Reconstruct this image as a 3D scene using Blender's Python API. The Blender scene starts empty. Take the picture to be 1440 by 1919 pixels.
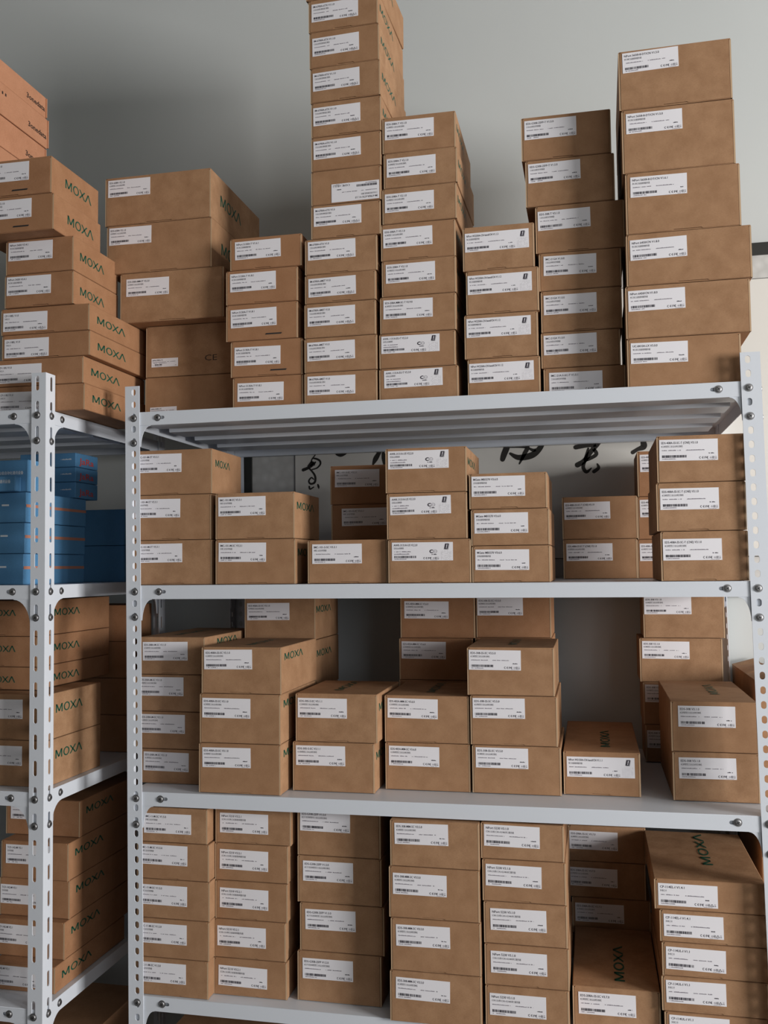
import bpy, bmesh, math, random
from mathutils import Vector, Matrix

random.seed(11)
SC = bpy.context.scene
COL = SC.collection

# ------------------------------------------------------------------ camera
cam_d = bpy.data.cameras.new('camera'); cam = bpy.data.objects.new('camera', cam_d); COL.objects.link(cam)
cam_d.sensor_fit = 'HORIZONTAL'; cam_d.sensor_width = 36.0; cam_d.lens = 1756.95 / 1440 * 36.0
cam_d.clip_start = 0.02
_yaw, _pit, _rol = 0.216268, 0.058632, -0.010089
_r = Vector((1, 0, 0)); _u = Vector((0, -math.sin(_pit), math.cos(_pit))); _f = Vector((0, math.cos(_pit), math.sin(_pit)))
_r2 = _r * math.cos(_rol) + _u * math.sin(_rol); _u2 = -_r * math.sin(_rol) + _u * math.cos(_rol)
_Rz = Matrix.Rotation(_yaw, 3, 'Z')
_M = Matrix((_Rz @ _r2, _Rz @ _u2, -(_Rz @ _f))).transposed().to_4x4()
cam.matrix_world = Matrix.Translation((0.885556, -1.718493, 1.582877)) @ _M
SC.camera = cam

# ------------------------------------------------------------------ light
w = bpy.data.worlds.new('world'); SC.world = w; w.use_nodes = True
bg = w.node_tree.nodes['Background']
bg.inputs[0].default_value = (0.80, 0.88, 1.0, 1); bg.inputs[1].default_value = 0.02

def area(name, loc, target, sx, sy, power, color):
    l = bpy.data.lights.new(name, 'AREA'); l.shape = 'RECTANGLE'; l.size = sx; l.size_y = sy
    l.energy = power; l.color = color
    o = bpy.data.objects.new(name, l); COL.objects.link(o); o.location = loc
    d = (Vector(target) - Vector(loc)).normalized()
    o.rotation_euler = d.to_track_quat('-Z', 'Y').to_euler()
    return o
# daylight entering by the window in the right-hand wall
area('window_daylight', (4.98, -1.95, 1.85), (0.3, 0.0, 1.7), 1.35, 1.4, 250, (1.0, 0.97, 0.93))
# cooler fill added on the photographer's side, through a made-up second window
area('front_fill_light', (2.65, -3.14, 1.85), (2.3, 0.0, 1.7), 1.1, 1.4, 15, (0.93, 0.96, 1.0))

vs = SC.view_settings
SC.display_settings.display_device = 'sRGB'
vs.view_transform = 'Standard'; vs.look = 'None'; vs.gamma = 1; vs.use_curve_mapping = False
vs.exposure = 0.0

# ------------------------------------------------------------------ helpers
def tag(o, label=None, cat=None, group=None, kind=None):
    if label: o['label'] = label
    if cat: o['category'] = cat
    if group: o['group'] = group
    if kind: o['kind'] = kind
    return o

def empty(name, loc, label, cat, group=None, rz=0.0):
    o = bpy.data.objects.new(name, None); COL.objects.link(o); o.location = loc; o.rotation_euler = (0, 0, rz)
    o.empty_display_size = 0.03
    return tag(o, label, cat, group)

def link(name, me, parent=None, loc=(0, 0, 0)):
    o = bpy.data.objects.new(name, me); COL.objects.link(o)
    o.location = loc
    if parent is not None: o.parent = parent
    return o

def finish(bm, name, mats, smooth=False):
    me = bpy.data.meshes.new(name); bm.normal_update(); bm.to_mesh(me); bm.free()
    for m in mats: me.materials.append(m)
    if smooth:
        for p in me.polygons: p.use_smooth = True
    return me

def box(bm, a, b, mi=0, bevel=0.0, seg=1):
    x0, y0, z0 = a; x1, y1, z1 = b
    v = [bm.verts.new(p) for p in ((x0, y0, z0), (x1, y0, z0), (x1, y1, z0), (x0, y1, z0), (x0, y0, z1), (x1, y0, z1), (x1, y1, z1), (x0, y1, z1))]
    fs = [bm.faces.new([v[i] for i in q]) for q in ((0, 3, 2, 1), (4, 5, 6, 7), (0, 1, 5, 4), (1, 2, 6, 5), (2, 3, 7, 6), (3, 0, 4, 7))]
    for f in fs: f.material_index = mi
    if bevel > 0:
        es = list({e for f in fs for e in f.edges})
        r = bmesh.ops.bevel(bm, geom=es, offset=bevel, segments=seg, profile=0.6, affect='EDGES')
        for f in r['faces']: f.material_index = mi
    return fs

def prism(bm, pts, ax, d0, d1, mi=0):
    """polygon pts (u,v) extruded along axis ax ('y': u=x,v=z; 'x': u=y,v=z; 'z': u=x,v=y)"""
    def P(u, v, d):
        return {'y': (u, d, v), 'x': (d, u, v), 'z': (u, v, d)}[ax]
    A = [bm.verts.new(P(u, v, d0)) for u, v in pts]; B = [bm.verts.new(P(u, v, d1)) for u, v in pts]
    n = len(pts)
    fs = [bm.faces.new(A), bm.faces.new(B[::-1])] + [bm.faces.new((A[i], B[i], B[(i + 1) % n], A[(i + 1) % n])) for i in range(n)]
    for f in fs: f.material_index = mi
    return fs

def fixn(bm): bmesh.ops.recalc_face_normals(bm, faces=bm.faces)

def plate(bm, outline, holes, th, ax, d, mi=0, shear=0.0):
    """sheet with cut-outs: filled 2D curve turned into mesh and merged in bm"""
    cu = bpy.data.curves.new('sheet', 'CURVE'); cu.dimensions = '2D'; cu.fill_mode = 'BOTH'; cu.extrude = th / 2 * 20
    for ring in [outline] + holes:
        s = cu.splines.new('POLY'); s.points.add(len(ring) - 1)
        for p, (u, v) in zip(s.points, ring): p.co = (u * 20, v * 20, 0, 1)
        s.use_cyclic_u = True
    o = bpy.data.objects.new('sheet', cu); COL.objects.link(o)
    dg = bpy.context.evaluated_depsgraph_get(); dg.update()
    me = bpy.data.meshes.new_from_object(o.evaluated_get(dg))
    for v in me.vertices:
        u, w_, t = v.co / 20
        dd = d + t
        v.co = {'y': (u, dd, w_), 'x': (dd, u, w_), 'z': (u, w_, dd)}[ax]
    n0 = len(bm.faces)
    bm.from_mesh(me)
    bm.faces.ensure_lookup_table()
    for f in bm.faces[n0:]: f.material_index = mi
    bpy.data.objects.remove(o); bpy.data.curves.remove(cu); bpy.data.meshes.remove(me)

def strip(bm, a, b, z0, z1, hc, zs, sw, sh, th, ax, d):
    """upright sheet between a and b with one column of obround slots at hc"""
    def half(side, lo, hi, zc):
        e = a if side < 0 else b
        ring_ = [(e, lo), (hc, lo)]
        if zc is not None:
            r = sw / 2; k = sh / 2 - r; n = 5
            for i in range(n + 1):
                t_ = math.pi / 2 * i / n; ring_.append((hc + side * r * math.sin(t_), zc - k - r * math.cos(t_)))
            for i in range(n + 1):
                t_ = math.pi / 2 * i / n; ring_.append((hc + side * r * math.cos(t_), zc + k + r * math.sin(t_)))
        ring_ += [(hc, hi), (e, hi)]
        prism(bm, ring_, ax, d - th / 2, d + th / 2)
    zz = sorted(zs)
    cuts = [z0] + [(p + q) / 2 for p, q in zip(zz, zz[1:])] + [z1]
    for i, zc in enumerate(zz):
        for sd in (-1, 1): half(sd, cuts[i], cuts[i + 1], zc)

def slot(cu_, cv, wu, hv, n=6):
    """obround hole ring, long along the bigger side"""
    pts = []
    if hv >= wu:
        r = wu / 2; k = hv / 2 - r
        for i in range(n + 1): a = math.pi * i / n; pts.append((cu_ + r * math.cos(a), cv + k + r * math.sin(a)))
        for i in range(n + 1): a = math.pi + math.pi * i / n; pts.append((cu_ + r * math.cos(a), cv - k + r * math.sin(a)))
    else:
        r = hv / 2; k = wu / 2 - r
        for i in range(n + 1): a = -math.pi / 2 + math.pi * i / n; pts.append((cu_ + k + r * math.cos(a), cv + r * math.sin(a)))
        for i in range(n + 1): a = math.pi / 2 + math.pi * i / n; pts.append((cu_ - k + r * math.cos(a), cv + r * math.sin(a)))
    return pts

def text_polys(s, size, bold=0.0, res=2):
    cu = bpy.data.curves.new('t', 'FONT'); cu.body = s; cu.size = size; cu.resolution_u = res; cu.offset = bold * size
    cu.fill_mode = 'FRONT'
    o = bpy.data.objects.new('t', cu); COL.objects.link(o)
    dg = bpy.context.evaluated_depsgraph_get(); dg.update()
    me = bpy.data.meshes.new_from_object(o.evaluated_get(dg))
    vs_ = [(v.co.x, v.co.y) for v in me.vertices]; fs_ = [tuple(p.vertices) for p in me.polygons]
    bpy.data.objects.remove(o); bpy.data.curves.remove(cu); bpy.data.meshes.remove(me)
    return vs_, fs_
_tc = {}
def put_text(bm, s, x, z, h, width=None, mi=1, y=0.0, bold=0.0, flip=False, fr=None):
    """text with cap height h at (x,z) lower left; squeezed to width when given; fr maps (u,v)->3D"""
    key = (s, bold)
    if key not in _tc: _tc[key] = text_polys(s, 1.0, bold)
    vs_, fs_ = _tc[key]
    if not vs_: return
    mx = max(v[0] for v in vs_); mn = min(v[0] for v in vs_)
    sz = h / 0.72
    sx = sz if width is None else width / (mx - mn)
    fr = fr or (lambda u, v: (u, y, v))
    V = [bm.verts.new(fr(x + (a - mn) * sx, z + b * sz)) for a, b in vs_]
    for f in fs_:
        try:
            F = bm.faces.new([V[i] for i in f]); F.material_index = mi
        except ValueError: pass

def quad(bm, u0, v0, u1, v1, y=0.0, mi=1, sh=0.0):
    F = bm.faces.new([bm.verts.new(p) for p in ((u0, y, v0), (u1, y, v0), (u1 + sh, y, v1), (u0 + sh, y, v1))]); F.material_index = mi

# ------------------------------------------------------------------ materials
def mat(name, base, rough=0.6, metal=0.0, spec=0.5):
    m = bpy.data.materials.new(name); m.use_nodes = True
    b = m.node_tree.nodes['Principled BSDF']
    b.inputs['Base Color'].default_value = (*base, 1); b.inputs['Roughness'].default_value = rough
    b.inputs['Metallic'].default_value = metal; b.inputs['Specular IOR Level'].default_value = spec
    return m, b, m.node_tree

def kraft(name, c0, c1, c2, spec=0.25):
    m, b, nt = mat(name, c0, 0.78, 0, spec)
    N = nt.nodes.new; L = nt.links.new
    tc = N('ShaderNodeTexCoord'); oi = N('ShaderNodeObjectInfo')
    mp = N('ShaderNodeVectorMath'); mp.operation = 'ADD'
    cm = N('ShaderNodeVectorMath'); cm.operation = 'SCALE'; cm.inputs['Scale'].default_value = 1.0
    cb = N('ShaderNodeCombineXYZ')
    mm = N('ShaderNodeMath'); mm.operation = 'MULTIPLY'; mm.inputs[1].default_value = 17.0
    L(oi.outputs['Random'], mm.inputs[0]); L(mm.outputs[0], cb.inputs[0]); L(mm.outputs[0], cb.inputs[2])
    L(tc.outputs['Object'], mp.inputs[0]); L(cb.outputs[0], mp.inputs[1])
    n1 = N('ShaderNodeTexNoise'); n1.inputs['Scale'].default_value = 28; n1.inputs['Detail'].default_value = 5; n1.inputs['Roughness'].default_value = 0.6
    L(mp.outputs[0], n1.inputs['Vector'])
    st = N('ShaderNodeMapping'); st.inputs['Scale'].default_value = (260, 260, 900)
    L(mp.outputs[0], st.inputs['Vector'])
    n2 = N('ShaderNodeTexNoise'); n2.inputs['Scale'].default_value = 1.0; n2.inputs['Detail'].default_value = 3
    L(st.outputs[0], n2.inputs['Vector'])
    r1 = N('ShaderNodeValToRGB'); r1.color_ramp.elements[0].position = 0.36; r1.color_ramp.elements[1].position = 0.64
    r1.color_ramp.elements[0].color = (*c0, 1); r1.color_ramp.elements[1].color = (*c1, 1)
    L(n1.outputs['Fac'], r1.inputs[0])
    r2 = N('ShaderNodeValToRGB'); r2.color_ramp.elements[0].position = 0.25; r2.color_ramp.elements[1].position = 0.55
    r2.color_ramp.elements[0].color = (0.86, 0.85, 0.84, 1); r2.color_ramp.elements[1].color = (1.03, 1.03, 1.03, 1)
    L(n2.outputs['Fac'], r2.inputs[0])
    mx = N('ShaderNodeMix'); mx.data_type = 'RGBA'; mx.blend_type = 'MULTIPLY'; mx.inputs[0].default_value = 1
    L(r1.outputs[0], mx.inputs[6]); L(r2.outputs[0], mx.inputs[7])
    # board-to-board tone difference
    m3 = N('ShaderNodeMix'); m3.data_type = 'RGBA'; m3.inputs[7].default_value = (*c2, 1)
    mr = N('ShaderNodeMapRange'); mr.inputs[3].default_value = 0.0; mr.inputs[4].default_value = 0.5
    L(oi.outputs['Random'], mr.inputs[0]); L(mr.outputs[0], m3.inputs[0]); L(mx.outputs[2], m3.inputs[6])
    L(m3.outputs[2], b.inputs['Base Color'])
    bp = N('ShaderNodeBump'); bp.inputs['Strength'].default_value = 0.12; bp.inputs['Distance'].default_value = 0.0006
    L(n1.outputs['Fac'], bp.inputs['Height']); L(bp.outputs[0], b.inputs['Normal'])
    return m
K_TAN = kraft('kraft_board_tan', (0.308, 0.172, 0.092), (0.395, 0.232, 0.130), (0.318, 0.168, 0.087))
K_RED = kraft('kraft_board_reddish', (0.318, 0.158, 0.080), (0.372, 0.193, 0.102), (0.33, 0.17, 0.086))
K_ORG = kraft('orange_board', (0.46, 0.215, 0.120), (0.52, 0.25, 0.145), (0.48, 0.24, 0.14))
K_BLU = kraft('blue_board', (0.085, 0.25, 0.46), (0.095, 0.27, 0.50), (0.08, 0.235, 0.44), 0.5)
K_EDGE = mat('board_edge', (0.50, 0.34, 0.21), 0.85)[0]
PAPER = mat('label_paper', (0.80, 0.79, 0.84), 0.55)[0]
INK = mat('label_ink', (0.035, 0.03, 0.045), 0.6)[0]
INK_SOFT = mat('label_fine_print', (0.22, 0.20, 0.24), 0.6)[0]
GREEN = mat('logo_green_ink', (0.005, 0.075, 0.045), 0.55)[0]
BLACKINK = mat('black_print', (0.03, 0.018, 0.014), 0.7)[0]
REDINK = mat('red_print', (0.60, 0.07, 0.05), 0.6)[0]
WHITEINK = mat('white_print', (0.75, 0.8, 0.85), 0.6)[0]
ORINK = mat('orange_print', (0.50, 0.21, 0.14), 0.6)[0]
def powder():
    m, b, nt = mat('powder_coated_steel', (0.66, 0.70, 0.77), 0.38, 0.0, 0.5)
    N = nt.nodes.new; L = nt.links.new
    tc = N('ShaderNodeTexCoord'); n = N('ShaderNodeTexNoise'); n.inputs['Scale'].default_value = 600; n.inputs['Detail'].default_value = 2
    L(tc.outputs['Object'], n.inputs['Vector'])
    bp = N('ShaderNodeBump'); bp.inputs['Strength'].default_value = 0.06; bp.inputs['Distance'].default_value = 0.0005
    L(n.outputs['Fac'], bp.inputs['Height']); L(bp.outputs[0], b.inputs['Normal'])
    return m
STEEL = powder()
ZINC = mat('zinc_screw', (0.34, 0.34, 0.35), 0.45, 1.0)[0]
DARK = mat('recess_shade', (0.02, 0.02, 0.022), 0.6)[0]  # flat near-black for shade inside recesses and slots that are not modelled
def plaster(name, c, sc=3.0):
    m, b, nt = mat(name, c, 0.85, 0, 0.3)
    N = nt.nodes.new; L = nt.links.new
    tc = N('ShaderNodeTexCoord'); n = N('ShaderNodeTexNoise'); n.inputs['Scale'].default_value = sc; n.inputs['Detail'].default_value = 4
    L(tc.outputs['Object'], n.inputs['Vector'])
    r = N('ShaderNodeValToRGB'); r.color_ramp.elements[0].color = (*[k * 0.95 for k in c], 1); r.color_ramp.elements[1].color = (*[min(1, k * 1.03) for k in c], 1)
    L(n.outputs['Fac'], r.inputs[0]); L(r.outputs[0], b.inputs['Base Color'])
    return m
WALL = plaster('painted_wall', (0.575, 0.605, 0.61))
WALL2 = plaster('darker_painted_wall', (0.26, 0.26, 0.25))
CEIL = plaster('painted_ceiling', (0.30, 0.30, 0.28))
FLOOR = plaster('grey_floor_tile', (0.13, 0.12, 0.11), 6.0)
FRAMEW = mat('white_window_frame', (0.8, 0.8, 0.8), 0.4)[0]
BLK = mat('black_scroll_edge', (0.018, 0.019, 0.017), 0.6)[0]
def brocade():
    m, b, nt = mat('grey_brocade_mat', (0.5, 0.5, 0.49), 0.7)
    N = nt.nodes.new; L = nt.links.new
    tc = N('ShaderNodeTexCoord'); n = N('ShaderNodeTexVoronoi'); n.inputs['Scale'].default_value = 45
    L(tc.outputs['Object'], n.inputs['Vector'])
    r = N('ShaderNodeValToRGB'); r.color_ramp.elements[0].color = (0.62, 0.62, 0.61, 1); r.color_ramp.elements[1].color = (0.50, 0.50, 0.49, 1); r.color_ramp.elements[1].position = 0.7
    L(n.outputs['Distance'], r.inputs[0]); L(r.outputs[0], b.inputs['Base Color'])
    return m
BROC = brocade()
XUAN = mat('rice_paper', (0.70, 0.69, 0.66), 0.8)[0]
SUMI = mat('brush_ink', (0.02, 0.018, 0.016), 0.7)[0]
BOXES = [
  ('A', -0.0533, 0.1631, 0.145, 1.8988, 1.9991, 0.3, 'jet', 'JetNet 4508f-w V2', '', 0.0117, 0.0664, None, None, 't', 'bottom cardboard box in left-end stack on the main top shelf', 'wide boxes in the left-end stack on the top shelf'),
  ('A', -0.0521, 0.1632, 0.145, 1.9991, 2.1115, 0.3, 'jet', 'JetNet 4508f-w V2', '', 0.0134, 0.0719, None, None, 't', 'second from bottom cardboard box in left-end stack on the main top shelf', 'wide boxes in the left-end stack on the top shelf'),
  ('A', -0.0932, 0.144, 0.106, 2.1115, 2.2203, 0.3, 'std', 'EDS-508A-MM-ST V2.3.0', '8口网管型工业以太网交换机', 0.0143, 0.0138, None, None, 't', 'third from bottom cardboard box in left-end stack on the main top shelf', 'wide boxes in the left-end stack on the top shelf'),
  ('A', -0.1261, 0.1168, 0.106, 2.2203, 2.3278, 0.3, 'std', 'EDS-608A V2.1.0', '8口网管型工业以太网交换机', 0.006, 0.0057, (0.054, 0.122, 0.0246, 0.04), None, 't', 'fourth from bottom cardboard box in left-end stack on the main top shelf', 'wide boxes in the left-end stack on the top shelf'),
  ('A', -0.1307, 0.1147, 0.106, 2.3278, 2.4351, 0.3, 'std', 'EDS-608A V2.1.0', '8口网管型工业以太网交换机', 0.0073, 0.0067, (0.054, 0.122, 0.0246, 0.04), None, 't', 'topmost cardboard box in left-end stack on the main top shelf', 'wide boxes in the left-end stack on the top shelf'),
  ('B', 0.1768, 0.327, 0.075, 1.8993, 1.9734, 0.24, 'std', 'NPort 5130A-T V1.8.1', '单口串口设备联网服务器', 0.0104, 0.0129, None, None, 'r', 'bottom cardboard box in stack just left of the tallest tower', 'serial server boxes beside the tallest tower'),
  ('B', 0.1722, 0.3261, 0.075, 1.9734, 2.0484, 0.24, 'std', 'NPort 5130A-T V1.8.1', '单口串口设备联网服务器', 0.0085, 0.0134, None, None, 'r', 'second from bottom cardboard box in stack just left of the tallest tower', 'serial server boxes beside the tallest tower'),
  ('B', 0.1621, 0.3164, 0.075, 2.0484, 2.1248, 0.24, 'std', 'NPort 5130A-T V1.8.1', '单口串口设备联网服务器', 0.0101, 0.0114, None, None, 'r', 'third from bottom cardboard box in stack just left of the tallest tower', 'serial server boxes beside the tallest tower'),
  ('B', 0.1621, 0.3167, 0.075, 2.1248, 2.1965, 0.24, 'std', 'NPort 5130A-T V1.8.1', '单口串口设备联网服务器', 0.009, 0.0077, None, None, 'r', 'fourth from bottom cardboard box in stack just left of the tallest tower', 'serial server boxes beside the tallest tower'),
  ('B', 0.1711, 0.3254, 0.075, 2.1965, 2.2638, 0.24, 'std', 'NPort 5130A-T V1.6.1', '单口串口设备联网服务器', 0.0105, 0.0084, None, None, 'r', 'topmost cardboard box in stack just left of the tallest tower', 'serial server boxes beside the tallest tower'),
  ('C', 0.3314, 0.4814, 0.07, 1.8997, 1.9736, 0.23, 'tri', 'IM-6700A-6MST V1.0', '工业以太网交换机接口模块', 0.0067, 0.0083, (0.016, 0.117, 0.0145, 0.02), None, 't', 'bottom cardboard box in tallest tower on the main top shelf', 'boxes in the tallest tower'),
  ('C', 0.3318, 0.4819, 0.07, 1.9736, 2.0437, 0.23, 'tri', 'IM-6700A-6MST V1.0', '工业以太网交换机接口模块', 0.0059, 0.0096, (0.016, 0.117, 0.0145, 0.02), None, 't', 'second from bottom cardboard box in tallest tower on the main top shelf', 'boxes in the tallest tower'),
  ('C', 0.3322, 0.48, 0.07, 2.0437, 2.114, 0.23, 'tri', 'IM-6700A-6MST V1.0', '工业以太网交换机接口模块', 0.0067, 0.0091, (0.016, 0.117, 0.0145, 0.02), None, 't', 'third from bottom cardboard box in tallest tower on the main top shelf', 'boxes in the tallest tower'),
  ('C', 0.3336, 0.4807, 0.07, 2.114, 2.1733, 0.23, 'tri', 'IM-6700A-6MST V1.0', '工业以太网交换机接口模块', 0.0074, 0.0091, (0.016, 0.117, 0.0145, 0.02), None, 't', 'fourth from bottom cardboard box in tallest tower on the main top shelf', 'boxes in the tallest tower'),
  ('C', 0.334, 0.4838, 0.07, 2.1733, 2.246, 0.23, 'tri', 'IM-6700A-6TX V1.0', '工业以太网交换机接口模块', 0.0064, 0.0059, (0.016, 0.117, 0.0145, 0.02), None, 't', 'fifth from bottom cardboard box in tallest tower on the main top shelf', 'boxes in the tallest tower'),
  ('C', 0.3475, 0.4918, 0.07, 2.246, 2.3152, 0.23, 'tri', 'IM-6700A-6TX V1.0', '工业以太网交换机接口模块', 0.0056, 0.0064, (0.016, 0.117, 0.0145, 0.02), None, 't', 'sixth from bottom cardboard box in tallest tower on the main top shelf', 'boxes in the tallest tower'),
  ('C', 0.348, 0.4936, 0.07, 2.3152, 2.3857, 0.23, 'tri_flip', 'IM-6700A-6TX V1.1.0', '工业以太网交换机接口模块', 0.0429, 0.0309, (0.016, 0.117, 0.0145, 0.02), None, 't', 'seventh from bottom cardboard box in tallest tower on the main top shelf', 'boxes in the tallest tower'),
  ('C', 0.3484, 0.4943, 0.07, 2.3857, 2.4564, 0.23, 'tri', 'IM-6700A-6TX V1.1.0', '工业以太网交换机接口模块', 0.0049, 0.009, (0.016, 0.117, 0.0145, 0.02), None, 't', 'eighth from bottom cardboard box in tallest tower on the main top shelf', 'boxes in the tallest tower'),
  ('C', 0.3488, 0.4951, 0.07, 2.4564, 2.5285, 0.23, 'tri', 'IM-6700A-6TX V1.1.0', '工业以太网交换机接口模块', 0.0045, 0.0111, (0.016, 0.117, 0.0145, 0.02), None, 't', 'ninth from bottom cardboard box in tallest tower on the main top shelf', 'boxes in the tallest tower'),
  ('C', 0.3473, 0.4947, 0.07, 2.5285, 2.6017, 0.23, 'tri', 'IM-6700A-6TX V1.1.0', '工业以太网交换机接口模块', 0.0056, 0.0117, (0.016, 0.117, 0.0145, 0.02), None, 't', 'tenth from bottom cardboard box in tallest tower on the main top shelf', 'boxes in the tallest tower'),
  ('C', 0.3458, 0.4929, 0.07, 2.6017, 2.6778, 0.23, 'tri', 'IM-6700A-6TX V1.1.0', '工业以太网交换机接口模块', 0.0064, 0.0141, (0.016, 0.117, 0.0145, 0.02), None, 't', 'eleventh from bottom cardboard box in tallest tower on the main top shelf', 'boxes in the tallest tower'),
  ('C', 0.3443, 0.4911, 0.07, 2.6778, 2.7463, 0.23, 'tri', 'IM-6700A-6TX V1.1.0', '工业以太网交换机接口模块', 0.0068, 0.0101, (0.016, 0.117, 0.0145, 0.02), None, 't', 'twelfth from bottom cardboard box in tallest tower on the main top shelf', 'boxes in the tallest tower'),
  ('C', 0.339, 0.4906, 0.07, 2.7463, 2.8214, 0.23, 'tri', 'IM-6700A-6TX V1.1.0', '工业以太网交换机接口模块', 0.0076, 0.0088, (0.016, 0.117, 0.0145, 0.02), None, 't', 'topmost cardboard box in tallest tower on the main top shelf', 'boxes in the tallest tower'),
  ('D', 0.4858, 0.6426, 0.07, 1.9001, 1.9735, 0.25, 'wifi', 'AWK-1131A-EU-T V2.2.0', '无线以太网网桥', 0.0097, 0.0053, None, None, 't', 'bottom cardboard box in stack touching the right side of the tallest tower', 'boxes right of the tallest tower'),
  ('D', 0.4865, 0.638, 0.07, 1.9735, 2.0429, 0.25, 'wifi', 'AWK-1131A-EU-T V2.2.0', '无线以太网网桥', 0.0043, 0.0058, None, None, 't', 'second from bottom cardboard box in stack touching the right side of the tallest tower', 'boxes right of the tallest tower'),
  ('D', 0.4887, 0.6404, 0.07, 2.0429, 2.1165, 0.25, 'std', 'EDS-208A-MM-SC-T V2.9.0', '8口网管型工业以太网交换机', 0.0072, 0.0072, (0.016, 0.117, 0.0145, 0.02), None, 't', 'third from bottom cardboard box in stack touching the right side of the tallest tower', 'boxes right of the tallest tower'),
  ('D', 0.493, 0.6415, 0.07, 2.1165, 2.189, 0.25, 'std', 'EDS-208A-T V2.1.0', '8口网管型工业以太网交换机', 0.0083, 0.0084, (0.016, 0.117, 0.0145, 0.02), None, 't', 'fourth from bottom cardboard box in stack touching the right side of the tallest tower', 'boxes right of the tallest tower'),
  ('D', 0.492, 0.6412, 0.07, 2.189, 2.2631, 0.25, 'std', 'EDS-208A-T V2.1.0', '8口网管型工业以太网交换机', 0.0046, 0.0108, (0.016, 0.117, 0.0145, 0.02), None, 't', 'fifth from bottom cardboard box in stack touching the right side of the tallest tower', 'boxes right of the tallest tower'),
  ('D', 0.4956, 0.6448, 0.07, 2.2631, 2.3355, 0.25, 'std', 'EDS-208A-T V2.1.0', '8口网管型工业以太网交换机', 0.0054, 0.012, (0.016, 0.117, 0.0145, 0.02), None, 't', 'sixth from bottom cardboard box in stack touching the right side of the tallest tower', 'boxes right of the tallest tower'),
  ('D', 0.4989, 0.6469, 0.07, 2.3355, 2.4071, 0.25, 'std', 'EDS-208A-T V2.1.0', '8口网管型工业以太网交换机', 0.0065, 0.0117, (0.016, 0.117, 0.0145, 0.02), None, 't', 'seventh from bottom cardboard box in stack touching the right side of the tallest tower', 'boxes right of the tallest tower'),
  ('D', 0.4971, 0.6444, 0.07, 2.4071, 2.481, 0.25, 'std', 'EDS-208A-T V2.1.0', '8口网管型工业以太网交换机', 0.0054, 0.009, (0.016, 0.117, 0.0145, 0.02), None, 't', 'topmost cardboard box in stack touching the right side of the tallest tower', 'boxes right of the tallest tower'),
  ('E', 0.6614, 0.7997, 0.07, 1.9005, 1.9825, 0.24, 'wide', 'NPort W2250A-CN band/CN V1.1.2', '串口设备联网服务器', 0.0029, 0.0099, None, None, 't', 'bottom cardboard box in warning-mark stack on the main top shelf', 'warning-mark boxes on the top shelf'),
  ('E', 0.6562, 0.7971, 0.07, 1.9825, 2.0694, 0.24, 'wide', 'NPort W2250A-CN band/CN V1.1.2', '串口设备联网服务器', 0.0042, 0.0084, None, None, 't', 'second from bottom cardboard box in warning-mark stack on the main top shelf', 'warning-mark boxes on the top shelf'),
  ('E', 0.6606, 0.8001, 0.07, 2.0694, 2.1555, 0.24, 'wide', 'NPort W2250A-CN band/CN V1.1.2', '串口设备联网服务器', 0.0033, 0.0101, None, None, 't', 'third from bottom cardboard box in warning-mark stack on the main top shelf', 'warning-mark boxes on the top shelf'),
  ('E', 0.6554, 0.7933, 0.07, 2.1555, 2.2428, 0.24, 'wide', 'NPort W2250A-CN band/CN V1.1.2', '串口设备联网服务器', 0.0042, 0.0132, None, None, 't', 'topmost cardboard box in warning-mark stack on the main top shelf', 'warning-mark boxes on the top shelf'),
  ('F', 0.8057, 0.9573, 0.08, 1.9009, 1.9585, 0.24, 'std', 'IMC-21A-S-SC-T V1.0.1', '工业以太网光纤转换器', 0.0103, 0.0096, None, None, 't', 'bottom cardboard box in second stack from the right on the main top shelf', 'boxes in the second stack from the right on the top shelf'),
  ('F', 0.802, 0.9493, 0.08, 1.9585, 2.0278, 0.24, 'std', 'IMC-21GA V1.0.0', '工业以太网光纤转换器', 0.005, 0.0066, None, None, 't', 'second from bottom cardboard box in second stack from the right on the main top shelf', 'boxes in the second stack from the right on the top shelf'),
  ('F', 0.8032, 0.9539, 0.08, 2.0278, 2.1082, 0.24, 'std', 'IMC-21GA V1.0.0', '工业以太网光纤转换器', 0.0054, 0.0092, None, None, 't', 'third from bottom cardboard box in second stack from the right on the main top shelf', 'boxes in the second stack from the right on the top shelf'),
  ('F', 0.8008, 0.9546, 0.08, 2.1082, 2.1826, 0.24, 'std', 'IMC-21GA V1.0.0', '工业以太网光纤转换器', 0.0092, 0.0072, None, None, 't', 'fourth from bottom cardboard box in second stack from the right on the main top shelf', 'boxes in the second stack from the right on the top shelf'),
  ('F', 0.7958, 0.9625, 0.08, 2.1826, 2.2753, 0.24, 'std', 'EDS-308-T V3.1.0', '工业以太网光纤转换器', 0.0046, 0.0112, None, None, 't', 'fifth from bottom cardboard box in second stack from the right on the main top shelf', 'boxes in the second stack from the right on the top shelf'),
  ('F', 0.7784, 0.9464, 0.08, 2.2753, 2.3675, 0.24, 'std', 'EDS-G308-2SFP-T V1.5.0', '工业以太网光纤转换器', 0.0055, 0.008, None, None, 't', 'sixth from bottom cardboard box in second stack from the right on the main top shelf', 'boxes in the second stack from the right on the top shelf'),
  ('F', 0.7719, 0.9416, 0.08, 2.3675, 2.4541, 0.24, 'std', 'EDS-G308-2SFP-T V1.5.0', '工业以太网光纤转换器', 0.0063, 0.0078, None, None, 't', 'topmost cardboard box in second stack from the right on the main top shelf', 'boxes in the second stack from the right on the top shelf'),
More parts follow.
